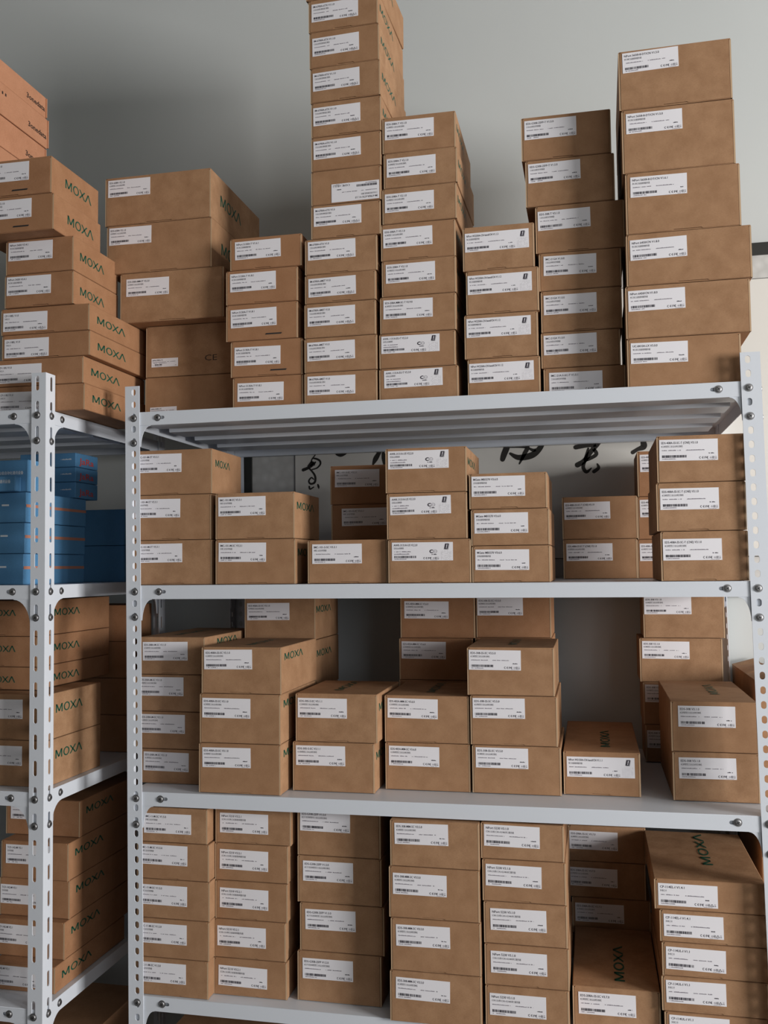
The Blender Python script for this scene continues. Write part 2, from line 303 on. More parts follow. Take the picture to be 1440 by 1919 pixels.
  ('G', 0.9588, 1.1541, 0.02, 1.9014, 1.9919, 0.3, 'std', 'UC-8410A-LX V2.0.0', '单口串口设备联网服务器', 0.0065, 0.009, None, None, 't', 'bottom cardboard box in rightmost stack on the main top shelf', 'big boxes in the rightmost stack on the top shelf'),
  ('G', 0.9581, 1.1723, 0.02, 1.9919, 2.0884, 0.3, 'std', 'NPort 6450/CN V1.8.0', '单口串口设备联网服务器', 0.0049, 0.0094, None, None, 't', 'second from bottom cardboard box in rightmost stack on the main top shelf', 'big boxes in the rightmost stack on the top shelf'),
  ('G', 0.9615, 1.1771, 0.02, 2.0884, 2.1843, 0.3, 'std', 'NPort 6450/CN V1.8.0', '单口串口设备联网服务器', 0.0069, 0.0117, None, None, 't', 'third from bottom cardboard box in rightmost stack on the main top shelf', 'big boxes in the rightmost stack on the top shelf'),
  ('G', 0.9631, 1.1615, 0.02, 2.1843, 2.2985, 0.3, 'std', 'NPort 5650I-8-DT/CN V1.6.1', '单口串口设备联网服务器', 0.009, 0.0087, None, None, 't', 'fourth from bottom cardboard box in rightmost stack on the main top shelf', 'big boxes in the rightmost stack on the top shelf'),
  ('G', 0.9593, 1.1556, 0.02, 2.2985, 2.418, 0.3, 'std', 'NPort 5650I-8-DT/CN V1.5.0', '单口串口设备联网服务器', 0.0078, 0.0084, None, None, 't', 'fifth from bottom cardboard box in rightmost stack on the main top shelf', 'big boxes in the rightmost stack on the top shelf'),
  ('G', 0.9561, 1.1535, 0.02, 2.418, 2.5302, 0.3, 'std', 'NPort 5650I-8-DT/CN V1.5.0', '单口串口设备联网服务器', 0.0071, 0.0052, None, None, 't', 'topmost cardboard box in rightmost stack on the main top shelf', 'big boxes in the rightmost stack on the top shelf'),
  ('H', -0.028, 0.1471, 0.036, 1.5516, 1.6416, 0.16, 'std', 'IMC-101-M-ST V3.3.1', '多模工业光纤转换器', 0.0128, 0.0082, (0.017, 0.077, 0.0145, 0.022), None, 't', 'lowest cardboard box in stack beside the left post on the second shelf', 'boxes by the left post on the second shelf'),
  ('H', -0.0303, 0.1458, 0.036, 1.6416, 1.7334, 0.16, 'std', 'IMC-101-M-ST V3.3.1', '多模工业光纤转换器', 0.0108, 0.0084, (0.017, 0.077, 0.0145, 0.022), None, 't', 'middle cardboard box in stack beside the left post on the second shelf', 'boxes by the left post on the second shelf'),
  ('H', -0.0292, 0.1478, 0.036, 1.7334, 1.825, 0.16, 'std', 'IMC-101-M-ST V3.3.1', '多模工业光纤转换器', 0.0121, 0.0084, (0.017, 0.077, 0.0145, 0.022), None, 't', 'topmost cardboard box in stack beside the left post on the second shelf', 'boxes by the left post on the second shelf'),
  ('I', 0.1578, 0.3236, 0.03, 1.5518, 1.6406, 0.17, 'std', 'IMC-101-M-SC V3.3.1', '多模工业光纤转换器', 0.0069, 0.007, (0.016, 0.117, 0.0145, 0.02), None, 't', 'lower cardboard box in second stack from the left post, second shelf', 'boxes in the second stack of the second shelf'),
  ('I', 0.1577, 0.3221, 0.03, 1.6406, 1.7329, 0.17, 'std', 'IMC-101-M-SC V3.3.1', '多模工业光纤转换器', 0.0061, 0.009, (0.016, 0.117, 0.0145, 0.02), None, 't', 'upper cardboard box in second stack from the left post, second shelf', 'boxes in the second stack of the second shelf'),
  ('J', 0.3487, 0.5077, 0.03, 1.5521, 1.6364, 0.17, 'std', 'IMC-101-S-SC V3.3.1', '单模工业光纤转换器', 0.0093, 0.0088, None, None, 't', 'cardboard box single front box in the gap of the second shelf', 'boxes in the gap of the second shelf'),
  ('K', 0.5109, 0.6684, 0.02, 1.5523, 1.6347, 0.2, 'wifi', 'AWK-3131A-US V2.2.0', '无线以太网网桥', 0.0074, 0.0064, (0.016, 0.117, 0.0145, 0.02), None, 't', 'lowest cardboard box in warning-mark stack in the middle of the second shelf', 'warning-mark boxes on the second shelf'),
  ('K', 0.5091, 0.6625, 0.02, 1.6347, 1.7226, 0.2, 'wifi', 'AWK-3131A-US V2.2.0', '无线以太网网桥', 0.0063, 0.0078, (0.016, 0.117, 0.0145, 0.02), None, 't', 'middle cardboard box in warning-mark stack in the middle of the second shelf', 'warning-mark boxes on the second shelf'),
  ('K', 0.5074, 0.6628, 0.02, 1.7226, 1.8083, 0.2, 'wifi', 'AWK-3131A-US V2.2.0', '无线以太网网桥', 0.0052, 0.0061, (0.016, 0.117, 0.0145, 0.02), None, 't', 'topmost cardboard box in warning-mark stack in the middle of the second shelf', 'warning-mark boxes on the second shelf'),
  ('L', 0.6702, 0.814, 0.02, 1.5525, 1.6204, 0.22, 'std', 'MGate MB3270 V3.6.0', '总线设备联网服务器', 0.0064, 0.0074, None, None, 't', 'lowest cardboard box in stack right of the warning-mark boxes, second shelf', 'gateway boxes on the second shelf'),
  ('L', 0.6694, 0.8136, 0.02, 1.6204, 1.6883, 0.22, 'std', 'MGate MB3270 V3.6.0', '总线设备联网服务器', 0.0064, 0.0078, None, None, 't', 'middle cardboard box in stack right of the warning-mark boxes, second shelf', 'gateway boxes on the second shelf'),
  ('L', 0.6669, 0.8105, 0.02, 1.6883, 1.7553, 0.22, 'std', 'MGate MB3270 V3.6.0', '总线设备联网服务器', 0.0046, 0.0063, None, None, 't', 'topmost cardboard box in stack right of the warning-mark boxes, second shelf', 'gateway boxes on the second shelf'),
  ('M', 1.0073, 1.1534, 0.008, 1.5529, 1.6408, 0.24, 'std', 'EDS-408A-SS-SC-T (CNE) V3.1.0', '8口网管型工业以太网交换机', 0.0036, 0.0142, None, None, 't', 'lowest cardboard box in front stack at the right end, second shelf', 'boxes at the right end of the second shelf'),
  ('M', 1.0021, 1.1523, 0.008, 1.6408, 1.727, 0.24, 'std', 'EDS-408A-SS-SC-T (CNE) V3.1.0', '8口网管型工业以太网交换机', 0.0064, 0.0108, None, None, 't', 'middle cardboard box in front stack at the right end, second shelf', 'boxes at the right end of the second shelf'),
  ('M', 1.0049, 1.1537, 0.008, 1.727, 1.8109, 0.24, 'std', 'EDS-408A-SS-SC-T (CNE) V3.1.0', '8口网管型工业以太网交换机', 0.0046, 0.0077, None, None, 't', 'topmost cardboard box in front stack at the right end, second shelf', 'boxes at the right end of the second shelf'),
  ('N', 0.3373, 0.5064, 0.24, 1.5521, 1.6406, 0.17, 'std', 'IMC-101-S-SC V3.3.1', '单模工业光纤转换器', 0.0129, 0.0093, None, None, 'r', 'lowest cardboard box in shaded rear stack left of the middle, second shelf', 'shaded rear boxes on the second shelf'),
  ('N', 0.3379, 0.5052, 0.24, 1.6406, 1.7186, 0.17, 'std', 'IMC-101-S-SC V3.3.1', '单模工业光纤转换器', 0.0237, 0.0094, None, None, 'r', 'middle cardboard box in shaded rear stack left of the middle, second shelf', 'shaded rear boxes on the second shelf'),
  ('N', 0.3363, 0.5041, 0.24, 1.7186, 1.8035, 0.17, 'std', 'IMC-101-S-SC V3.3.1', '单模工业光纤转换器', 0.0108, 0.0096, None, None, 'r', 'topmost cardboard box in shaded rear stack left of the middle, second shelf', 'shaded rear boxes on the second shelf'),
  ('O', 0.8268, 0.9851, 0.39, 1.5527, 1.6396, 0.15, 'std', 'EDS-408A-SS-SC-T (CNE) V3.1.0', '8口网管型工业以太网交换机', 0.0069, 0.0103, None, None, 't', 'lower cardboard box in shaded rear pair right of the middle, second shelf', 'shaded rear boxes on the second shelf'),
  ('O', 0.8264, 0.9874, 0.39, 1.6396, 1.7335, 0.15, 'std', 'EDS-408A-SS-SC-T (CNE) V3.1.0', '8口网管型工业以太网交换机', 0.0041, 0.0132, None, None, 't', 'upper cardboard box in shaded rear pair right of the middle, second shelf', 'shaded rear boxes on the second shelf'),
  ('O3', 0.9847, 1.1122, 0.39, 1.5529, 1.6372, 0.15, 'std', 'EDS-408A-SS-SC-T (CNE) V3.1.0', '8口网管型工业以太网交换机', 0.0057, 0.0097, None, None, 'r', 'lowest cardboard box in rear stack behind the right-end boxes, second shelf', 'shaded rear boxes on the second shelf'),
  ('O3', 0.987, 1.1147, 0.39, 1.6372, 1.7302, 0.15, 'std', 'EDS-408A-SS-SC-T (CNE) V3.1.0', '8口网管型工业以太网交换机', 0.0057, 0.0078, None, None, 'r', 'middle cardboard box in rear stack behind the right-end boxes, second shelf', 'shaded rear boxes on the second shelf'),
  ('O3', 0.9895, 1.1174, 0.39, 1.7302, 1.8298, 0.15, 'std', 'EDS-408A-SS-SC-T (CNE) V3.1.0', '8口网管型工业以太网交换机', 0.0057, 0.0087, None, None, 'r', 'topmost cardboard box in rear stack behind the right-end boxes, second shelf', 'shaded rear boxes on the second shelf'),
  ('P', -0.0254, 0.1172, 0.07, 1.149, 1.2183, 0.29, 'std', 'EDS-208A-M-SC V3.1.0', '8口网管型工业以太网交换机', 0.0103, 0.0067, (0.066, 0.114, 0.0145, 0.008), None, 't', 'bottom cardboard box in stack beside the left post on the third shelf', 'boxes by the left post on the third shelf'),
  ('P', -0.0321, 0.1124, 0.07, 1.2183, 1.2936, 0.29, 'std', 'EDS-208A-M-SC V3.1.0', '8口网管型工业以太网交换机', 0.0083, 0.0065, (0.066, 0.114, 0.0145, 0.008), None, 't', 'second from bottom cardboard box in stack beside the left post on the third shelf', 'boxes by the left post on the third shelf'),
  ('P', -0.0346, 0.1123, 0.07, 1.2936, 1.3684, 0.29, 'std', 'EDS-208A-M-SC V3.1.0', '8口网管型工业以太网交换机', 0.0075, 0.0061, (0.066, 0.114, 0.0145, 0.008), None, 't', 'third from bottom cardboard box in stack beside the left post on the third shelf', 'boxes by the left post on the third shelf'),
  ('P', -0.0267, 0.1174, 0.07, 1.3684, 1.4448, 0.29, 'std', 'EDS-208A-M-SC V3.1.0', '8口网管型工业以太网交换机', 0.0083, 0.0113, (0.066, 0.114, 0.0145, 0.008), (0.4, 0.06, 0.15), 't', 'topmost cardboard box in stack beside the left post on the third shelf', 'boxes by the left post on the third shelf'),
  ('Q', 0.1324, 0.2986, 0.0084, 1.15, 1.2456, 0.235, 'std', 'EDS-408A-SS-SC V3.1.0', '8口网管型工业以太网交换机', 0.0073, 0.0094, (0.02, 0.118, 0.0135, 0.014), None, 't', 'lowest cardboard box in protruding stack, second on the third shelf', 'protruding boxes on the third shelf'),
  ('Q', 0.1342, 0.299, 0.0084, 1.2456, 1.3408, 0.235, 'std', 'EDS-408A-SS-SC V3.1.0', '8口网管型工业以太网交换机', 0.0054, 0.0094, (0.02, 0.118, 0.0135, 0.014), None, 't', 'middle cardboard box in protruding stack, second on the third shelf', 'protruding boxes on the third shelf'),
  ('Q', 0.138, 0.3012, 0.0084, 1.3408, 1.4312, 0.235, 'std', 'EDS-408A-SS-SC V3.1.0', '8口网管型工业以太网交换机', 0.005, 0.0068, (0.02, 0.118, 0.0135, 0.014), (0.5, 0.05, 0.15), 't', 'topmost cardboard box in protruding stack, second on the third shelf', 'protruding boxes on the third shelf'),
  ('R', 0.3098, 0.4729, 0.0515, 1.1509, 1.2457, 0.21, 'std', 'EDS-305-S-SC V3.1.1', '5口非网管型工业以太网交换机', 0.0064, 0.0082, (0.016, 0.117, 0.0145, 0.02), None, 't', 'lower cardboard box in front pair left of the middle, third shelf', 'front pair boxes on the third shelf'),
  ('R', 0.3159, 0.4793, 0.0515, 1.2457, 1.3391, 0.21, 'std', 'EDS-305-S-SC V3.1.1', '5口非网管型工业以太网交换机', 0.0045, 0.01, (0.016, 0.117, 0.0145, 0.02), (0.45, 0.05, 0.15), 't', 'upper cardboard box in front pair left of the middle, third shelf', 'front pair boxes on the third shelf'),
  ('T', 0.127, 0.289, 0.27, 1.1499, 1.2164, 0.19, 'std', 'EDS-408A-SS-SC V3.1.0', '8口网管型工业以太网交换机', 0.0089, 0.004, (0.008, 0.118, 0.0145, 0.024), None, 't', 'bottom cardboard box in rear stack above the protruding boxes, third shelf', 'rear boxes on the third shelf'),
  ('T', 0.1271, 0.2904, 0.27, 1.2164, 1.3164, 0.19, 'std', 'EDS-408A-SS-SC V3.1.0', '8口网管型工业以太网交换机', 0.0087, 0.0094, (0.008, 0.118, 0.0145, 0.024), None, 't', 'second from bottom cardboard box in rear stack above the protruding boxes, third shelf', 'rear boxes on the third shelf'),
  ('T', 0.1273, 0.2923, 0.27, 1.3164, 1.4247, 0.19, 'std', 'EDS-408A-SS-SC V3.1.0', '8口网管型工业以太网交换机', 0.0087, 0.0093, (0.008, 0.118, 0.0145, 0.024), None, 't', 'third from bottom cardboard box in rear stack above the protruding boxes, third shelf', 'rear boxes on the third shelf'),
  ('T', 0.1274, 0.2916, 0.27, 1.4247, 1.522, 0.19, 'std', 'EDS-408A-SS-SC V3.1.0', '8口网管型工业以太网交换机', 0.0057, 0.0174, (0.008, 0.118, 0.0145, 0.024), None, 't', 'topmost cardboard box in rear stack above the protruding boxes, third shelf', 'rear boxes on the third shelf'),
  ('U', 0.4862, 0.652, 0.0895, 1.1518, 1.2426, 0.215, 'std', 'EDS-405A-MM-SC V3.6.0', '5口非网管型工业以太网交换机', 0.0073, 0.0074, None, None, 't', 'lower cardboard box in front pair in the middle of the third shelf', 'middle front boxes on the third shelf'),
  ('U', 0.4857, 0.6513, 0.0895, 1.2426, 1.3337, 0.215, 'std', 'EDS-405A-MM-SC V3.6.0', '5口非网管型工业以太网交换机', 0.0062, 0.0067, None, (0.5, 0.05, 0.15), 't', 'upper cardboard box in front pair in the middle of the third shelf', 'middle front boxes on the third shelf'),
  ('V', 0.6563, 0.823, 0.0866, 1.1527, 1.243, 0.23, 'std', 'EDS-308-SS-SC V3.5.0', '8口网管型工业以太网交换机', 0.007, 0.0052, None, None, 't', 'lowest cardboard box in front stack right of the middle, third shelf', 'front boxes right of the middle of the third shelf'),
  ('V', 0.6542, 0.8181, 0.0866, 1.243, 1.3366, 0.23, 'std', 'EDS-308-SS-SC V3.5.0', '8口网管型工业以太网交换机', 0.0045, 0.0059, None, None, 't', 'middle cardboard box in front stack right of the middle, third shelf', 'front boxes right of the middle of the third shelf'),
  ('V', 0.6495, 0.8142, 0.0866, 1.3366, 1.4282, 0.23, 'std', 'EDS-308-SS-SC V3.5.0', '8口网管型工业以太网交换机', 0.0035, 0.006, None, (0.5, 0.06, 0.15), 't', 'topmost cardboard box in front stack right of the middle, third shelf', 'front boxes right of the middle of the third shelf'),
  ('W', 0.4648, 0.6286, 0.33, 1.1517, 1.2365, 0.17, 'std', 'EDS-405A-MM-SC V3.6.0', '5口非网管型工业以太网交换机', 0.0021, 0.004, None, None, 'r', 'bottom cardboard box in rear stack behind the middle front pair, third shelf', 'rear boxes on the third shelf'),
  ('W', 0.4659, 0.6301, 0.33, 1.2365, 1.3345, 0.17, 'std', 'EDS-405A-MM-SC V3.6.0', '5口非网管型工业以太网交换机', 0.001, 0.0293, None, None, 'r', 'second from bottom cardboard box in rear stack behind the middle front pair, third shelf', 'rear boxes on the third shelf'),
  ('W', 0.467, 0.6304, 0.33, 1.3345, 1.4259, 0.17, 'std', 'EDS-405A-MM-SC V3.6.0', '5口非网管型工业以太网交换机', 0.0054, 0.008, None, None, 'r', 'third from bottom cardboard box in rear stack behind the middle front pair, third shelf', 'rear boxes on the third shelf'),
  ('W', 0.4706, 0.6362, 0.33, 1.4259, 1.5214, 0.17, 'std', 'EDS-405A-MM-SC V3.6.0', '5口非网管型工业以太网交换机', 0.0091, 0.0152, None, None, 'r', 'topmost cardboard box in rear stack behind the middle front pair, third shelf', 'rear boxes on the third shelf'),
  ('X', 0.6342, 0.7974, 0.335, 1.1526, 1.2381, 0.17, 'std', 'EDS-308-SS-SC V3.5.0', '8口网管型工业以太网交换机', 0.0032, 0.01, None, None, 'r', 'bottom cardboard box in rear stack right of the middle, third shelf', 'rear boxes on the third shelf'),
  ('X', 0.6358, 0.7992, 0.335, 1.2381, 1.337, 0.17, 'std', 'EDS-308-SS-SC V3.5.0', '8口网管型工业以太网交换机', 0.0031, 0.0092, None, None, 'r', 'second from bottom cardboard box in rear stack right of the middle, third shelf', 'rear boxes on the third shelf'),
  ('X', 0.6352, 0.8012, 0.335, 1.337, 1.4274, 0.17, 'std', 'EDS-308-SS-SC V3.5.0', '8口网管型工业以太网交换机', 0.0031, 0.0115, None, None, 'r', 'third from bottom cardboard box in rear stack right of the middle, third shelf', 'rear boxes on the third shelf'),
  ('X', 0.6387, 0.7999, 0.335, 1.4274, 1.5206, 0.17, 'std', 'EDS-308-SS-SC V3.5.0', '8口网管型工业以太网交换机', 0.0023, 0.0081, None, None, 'r', 'topmost cardboard box in rear stack right of the middle, third shelf', 'rear boxes on the third shelf'),
  ('Y', 0.8269, 0.9669, 0.1005, 1.1534, 1.2345, 0.35, 'wide', 'NPort W2150A-CN band/CN V1.1.1', '串口设备联网服务器', 0.0061, 0.0111, None, (0.56, 0.05, 0.18), 't', 'cardboard box alone on the third shelf with a warning-mark sticker', 'single box with warning mark'),
  ('Z', 1.0231, 1.1725, 0.0842, 1.1545, 1.2425, 0.315, 'std', 'EDS-308 V3.1.0', '8口网管型工业以太网交换机', 0.0106, 0.0109, None, None, 't', 'lower cardboard box in front pair at the right end, third shelf', 'front pair at the right end of the third shelf'),
  ('Z', 1.0221, 1.1727, 0.0842, 1.2425, 1.3337, 0.315, 'std', 'EDS-308 V3.1.0', '8口网管型工业以太网交换机', 0.0128, 0.009, None, (0.6, 0.1, 0.15), 't', 'upper cardboard box in front pair at the right end, third shelf', 'front pair at the right end of the third shelf'),
  ('AA', 0.9933, 1.1578, 0.42, 1.1544, 1.2354, 0.14, 'std', 'EDS-308 V3.1.0', '8口网管型工业以太网交换机', 0.0037, 0.0129, None, None, 't', 'bottom cardboard box in rear stack at the right end, third shelf', 'rear boxes on the third shelf'),
  ('AA', 0.9908, 1.1574, 0.42, 1.2354, 1.327, 0.14, 'std', 'EDS-308 V3.1.0', '8口网管型工业以太网交换机', 0.0042, 0.0062, None, None, 't', 'second from bottom cardboard box in rear stack at the right end, third shelf', 'rear boxes on the third shelf'),
  ('AA', 0.9859, 1.1585, 0.42, 1.327, 1.4225, 0.14, 'std', 'EDS-308 V3.1.0', '8口网管型工业以太网交换机', 0.0055, 0.0075, None, None, 't', 'third from bottom cardboard box in rear stack at the right end, third shelf', 'rear boxes on the third shelf'),
  ('AA', 0.9957, 1.1646, 0.42, 1.4225, 1.5213, 0.14, 'std', 'EDS-308 V3.1.0', '8口网管型工业以太网交换机', 0.0014, 0.0102, None, None, 't', 'topmost cardboard box in rear stack at the right end, third shelf', 'rear boxes on the third shelf'),
  ('CC', 0.0018, 0.1533, 0.0057, 0.7608, 0.832, 0.22, 'std', 'IMC-11-M-SC V1.5.0', '多模工业光纤转换器', 0.0067, 0.0098, None, None, 't', 'bottom cardboard box in stack beside the left post on the bottom visible shelf', 'boxes by the left post on the fourth shelf'),
  ('CC', 0.0033, 0.1551, 0.0057, 0.832, 0.9063, 0.22, 'std', 'IMC-11-M-SC V1.5.0', '多模工业光纤转换器', 0.0067, 0.0101, None, None, 't', 'second from bottom cardboard box in stack beside the left post on the bottom visible shelf', 'boxes by the left post on the fourth shelf'),
  ('CC', 0.004, 0.1558, 0.0057, 0.9063, 0.9809, 0.22, 'std', 'IMC-11-M-SC V1.5.0', '多模工业光纤转换器', 0.0067, 0.0114, None, None, 't', 'third from bottom cardboard box in stack beside the left post on the bottom visible shelf', 'boxes by the left post on the fourth shelf'),
  ('CC', 0.0036, 0.1546, 0.0057, 0.9809, 1.0516, 0.22, 'std', 'IMC-11-M-SC V1.5.0', '多模工业光纤转换器', 0.0075, 0.0054, None, None, 't', 'fourth from bottom cardboard box in stack beside the left post on the bottom visible shelf', 'boxes by the left post on the fourth shelf'),
  ('CC', 0.0079, 0.151, 0.0057, 1.0516, 1.119, 0.22, 'std', 'IMC-11-M-SC V1.5.0', '多模工业光纤转换器', 0.0107, 0.0131, None, None, 't', 'topmost cardboard box in stack beside the left post on the bottom visible shelf', 'boxes by the left post on the fourth shelf'),
  ('DD', 0.1533, 0.3022, 0.0318, 0.7612, 0.8316, 0.22, 'std', 'NPort 5210 V3.2.1', '2口RS-232串口设备联网服务器', 0.0107, 0.0147, None, None, 't', 'bottom cardboard box in second stack from the left, fourth shelf', 'boxes in the second stack of the fourth shelf'),
  ('DD', 0.1536, 0.3003, 0.0318, 0.8316, 0.905, 0.22, 'std', 'NPort 5210 V3.2.1', '2口RS-232串口设备联网服务器', 0.0077, 0.0137, None, None, 't', 'second from bottom cardboard box in second stack from the left, fourth shelf', 'boxes in the second stack of the fourth shelf'),
  ('DD', 0.1571, 0.3043, 0.0318, 0.905, 0.9782, 0.22, 'std', 'NPort 5210 V3.2.1', '2口RS-232串口设备联网服务器', 0.0096, 0.0144, None, None, 't', 'third from bottom cardboard box in second stack from the left, fourth shelf', 'boxes in the second stack of the fourth shelf'),
  ('DD', 0.1562, 0.3057, 0.0318, 0.9782, 1.0495, 0.22, 'std', 'NPort 5210 V3.2.1', '2口RS-232串口设备联网服务器', 0.0104, 0.0124, None, None, 't', 'fourth from bottom cardboard box in second stack from the left, fourth shelf', 'boxes in the second stack of the fourth shelf'),
  ('DD', 0.157, 0.3116, 0.0318, 1.0495, 1.1198, 0.22, 'std', 'NPort 5210 V3.2.1', '2口RS-232串口设备联网服务器', 0.0097, 0.0131, None, None, 't', 'topmost cardboard box in second stack from the left, fourth shelf', 'boxes in the second stack of the fourth shelf'),
  ('EE', 0.3217, 0.4857, 0.0378, 0.7617, 0.8549, 0.24, 'std', 'EDS-G308-2SFP V1.5.0', '8口千兆非网管型工业以太网交换机', 0.0103, 0.0142, None, None, 't', 'bottom cardboard box in third stack from the left, fourth shelf', 'boxes in the third stack of the fourth shelf'),
  ('EE', 0.327, 0.492, 0.0378, 0.8549, 0.9448, 0.24, 'std', 'EDS-G308-2SFP V1.5.0', '8口千兆非网管型工业以太网交换机', 0.0107, 0.0126, None, None, 't', 'second from bottom cardboard box in third stack from the left, fourth shelf', 'boxes in the third stack of the fourth shelf'),
  ('EE', 0.3226, 0.4876, 0.0378, 0.9448, 1.033, 0.24, 'std', 'EDS-G308-2SFP V1.5.0', '8口千兆非网管型工业以太网交换机', 0.0111, 0.0104, None, None, 't', 'third from bottom cardboard box in third stack from the left, fourth shelf', 'boxes in the third stack of the fourth shelf'),
  ('EE', 0.323, 0.4867, 0.0378, 1.033, 1.1207, 0.24, 'std', 'EDS-G308-2SFP V1.5.0', '8口千兆非网管型工业以太网交换机', 0.0056, 0.004, None, None, 't', 'topmost cardboard box in third stack from the left, fourth shelf', 'boxes in the third stack of the fourth shelf'),
  ('FF', 0.5124, 0.6788, -0.0093, 0.7622, 0.8527, 0.24, 'std', 'EDS-308-MM-SC V3.5.0', '8口网管型工业以太网交换机', 0.0111, 0.0121, None, None, 't', 'bottom cardboard box in fourth stack from the left, fourth shelf', 'boxes in the fourth stack of the fourth shelf'),
  ('FF', 0.5147, 0.679, -0.0093, 0.8527, 0.9461, 0.24, 'std', 'EDS-308-MM-SC V3.5.0', '8口网管型工业以太网交换机', 0.0098, 0.0124, None, None, 't', 'second from bottom cardboard box in fourth stack from the left, fourth shelf', 'boxes in the fourth stack of the fourth shelf'),
  ('FF', 0.5123, 0.678, -0.0093, 0.9461, 1.038, 0.24, 'std', 'EDS-308-MM-SC V3.5.0', '8口网管型工业以太网交换机', 0.0075, 0.0127, None, None, 't', 'third from bottom cardboard box in fourth stack from the left, fourth shelf', 'boxes in the fourth stack of the fourth shelf'),
  ('FF', 0.5153, 0.679, -0.0093, 1.038, 1.1217, 0.24, 'std', 'EDS-308-MM-SC V3.5.0', '8口网管型工业以太网交换机', 0.0083, 0.0067, None, None, 't', 'topmost cardboard box in fourth stack from the left, fourth shelf', 'boxes in the fourth stack of the fourth shelf'),
  ('GG', 0.6849, 0.8313, -0.0024, 0.7626, 0.8381, 0.24, 'std', 'NPort 5230 V3.1.0', '1口RS-232和1口RS-422/485串口服务器', 0.0077, 0.0144, None, None, 't', 'bottom cardboard box in fifth stack from the left, fourth shelf', 'boxes in the fifth stack of the fourth shelf'),
  ('GG', 0.6846, 0.833, -0.0024, 0.8381, 0.9103, 0.24, 'std', 'NPort 5230 V3.1.0', '1口RS-232和1口RS-422/485串口服务器', 0.0109, 0.0131, None, None, 't', 'second from bottom cardboard box in fifth stack from the left, fourth shelf', 'boxes in the fifth stack of the fourth shelf'),
  ('GG', 0.6842, 0.8314, -0.0024, 0.9103, 0.984, 0.24, 'std', 'NPort 5230 V3.1.0', '1口RS-232和1口RS-422/485串口服务器', 0.0116, 0.0126, None, None, 't', 'third from bottom cardboard box in fifth stack from the left, fourth shelf', 'boxes in the fifth stack of the fourth shelf'),
  ('GG', 0.6828, 0.8305, -0.0024, 0.984, 1.0583, 0.24, 'std', 'NPort 5230 V3.1.0', '1口RS-232和1口RS-422/485串口服务器', 0.0062, 0.0096, None, None, 't', 'fourth from bottom cardboard box in fifth stack from the left, fourth shelf', 'boxes in the fifth stack of the fourth shelf'),
  ('GG', 0.6811, 0.8284, -0.0024, 1.0583, 1.1225, 0.24, 'std', 'NPort 5230 V3.1.0', '1口RS-232和1口RS-422/485串口服务器', 0.0061, 0.004, None, None, 't', 'topmost cardboard box in fifth stack from the left, fourth shelf', 'boxes in the fifth stack of the fourth shelf'),
  ('HH', 0.8369, 0.9876, 0.0309, 0.763, 0.8359, 0.28, 'std', 'EDS-208A-SS-SC V3.7.0', '8口网管型工业以太网交换机', 0.0098, 0.0113, None, (0.55, 0.03, 0.16), 't', 'cardboard box lone low front box right of the middle, fourth shelf', 'low front box on the fourth shelf'),
  ('HB', 0.8297, 0.992, 0.33, 0.763, 0.8151, 0.18, 'std', 'EDS-208A-SS-SC V3.7.0', '8口网管型工业以太网交换机', 0.0063, 0.0127, None, None, 't', 'bottom cardboard box in shaded rear stack right of the middle, fourth shelf', 'shaded rear boxes on the fourth shelf'),
  ('HB', 0.8314, 0.99, 0.33, 0.8151, 0.8889, 0.18, 'std', 'EDS-208A-SS-SC V3.7.0', '8口网管型工业以太网交换机', 0.0062, 0.0126, None, None, 't', 'second from bottom cardboard box in shaded rear stack right of the middle, fourth shelf', 'shaded rear boxes on the fourth shelf'),
  ('HB', 0.8233, 0.982, 0.33, 0.8889, 0.9629, 0.18, 'std', 'EDS-208A-SS-SC V3.7.0', '8口网管型工业以太网交换机', 0.003, 0.0137, None, None, 't', 'third from bottom cardboard box in shaded rear stack right of the middle, fourth shelf', 'shaded rear boxes on the fourth shelf'),
  ('HB', 0.8266, 0.984, 0.33, 0.9629, 1.0371, 0.18, 'std', 'EDS-208A-SS-SC V3.7.0', '8口网管型工业以太网交换机', 0.0013, 0.0125, None, None, 't', 'topmost cardboard box in shaded rear stack right of the middle, fourth shelf', 'shaded rear boxes on the fourth shelf'),
  ('II', 0.9932, 1.1652, 0.02, 0.7634, 0.8095, 0.305, 'tri', 'CP-114UL-I V1.1', '多串口卡', 0.0077, 0.0059, None, None, 't', 'bottom cardboard box in rightmost stack of thin boxes, fourth shelf', 'thin boxes at the right end of the fourth shelf'),
  ('II', 0.9896, 1.1646, 0.02, 0.8095, 0.8695, 0.305, 'tri', 'CP-114UL-I V1.1', '多串口卡', 0.0071, 0.0078, None, None, 't', 'second from bottom cardboard box in rightmost stack of thin boxes, fourth shelf', 'thin boxes at the right end of the fourth shelf'),
  ('II', 0.9917, 1.1665, 0.02, 0.8695, 0.9269, 0.305, 'tri', 'CP-114UL-I V1.1', '多串口卡', 0.0066, 0.0083, None, None, 't', 'third from bottom cardboard box in rightmost stack of thin boxes, fourth shelf', 'thin boxes at the right end of the fourth shelf'),
  ('II', 0.9892, 1.1658, 0.02, 0.9269, 0.9818, 0.305, 'tri', 'CP-114EL-I V1.4.1', '多串口卡', 0.0066, 0.0078, None, None, 't', 'fourth from bottom cardboard box in rightmost stack of thin boxes, fourth shelf', 'thin boxes at the right end of the fourth shelf'),
  ('II', 0.9815, 1.1651, 0.02, 0.9818, 1.0348, 0.305, 'tri', 'CP-114EL-I V1.4.1', '多串口卡', 0.0063, 0.0087, None, (0.55, 0.09, 0.2), 't', 'topmost cardboard box in rightmost stack of thin boxes, fourth shelf', 'thin boxes at the right end of the fourth shelf'),
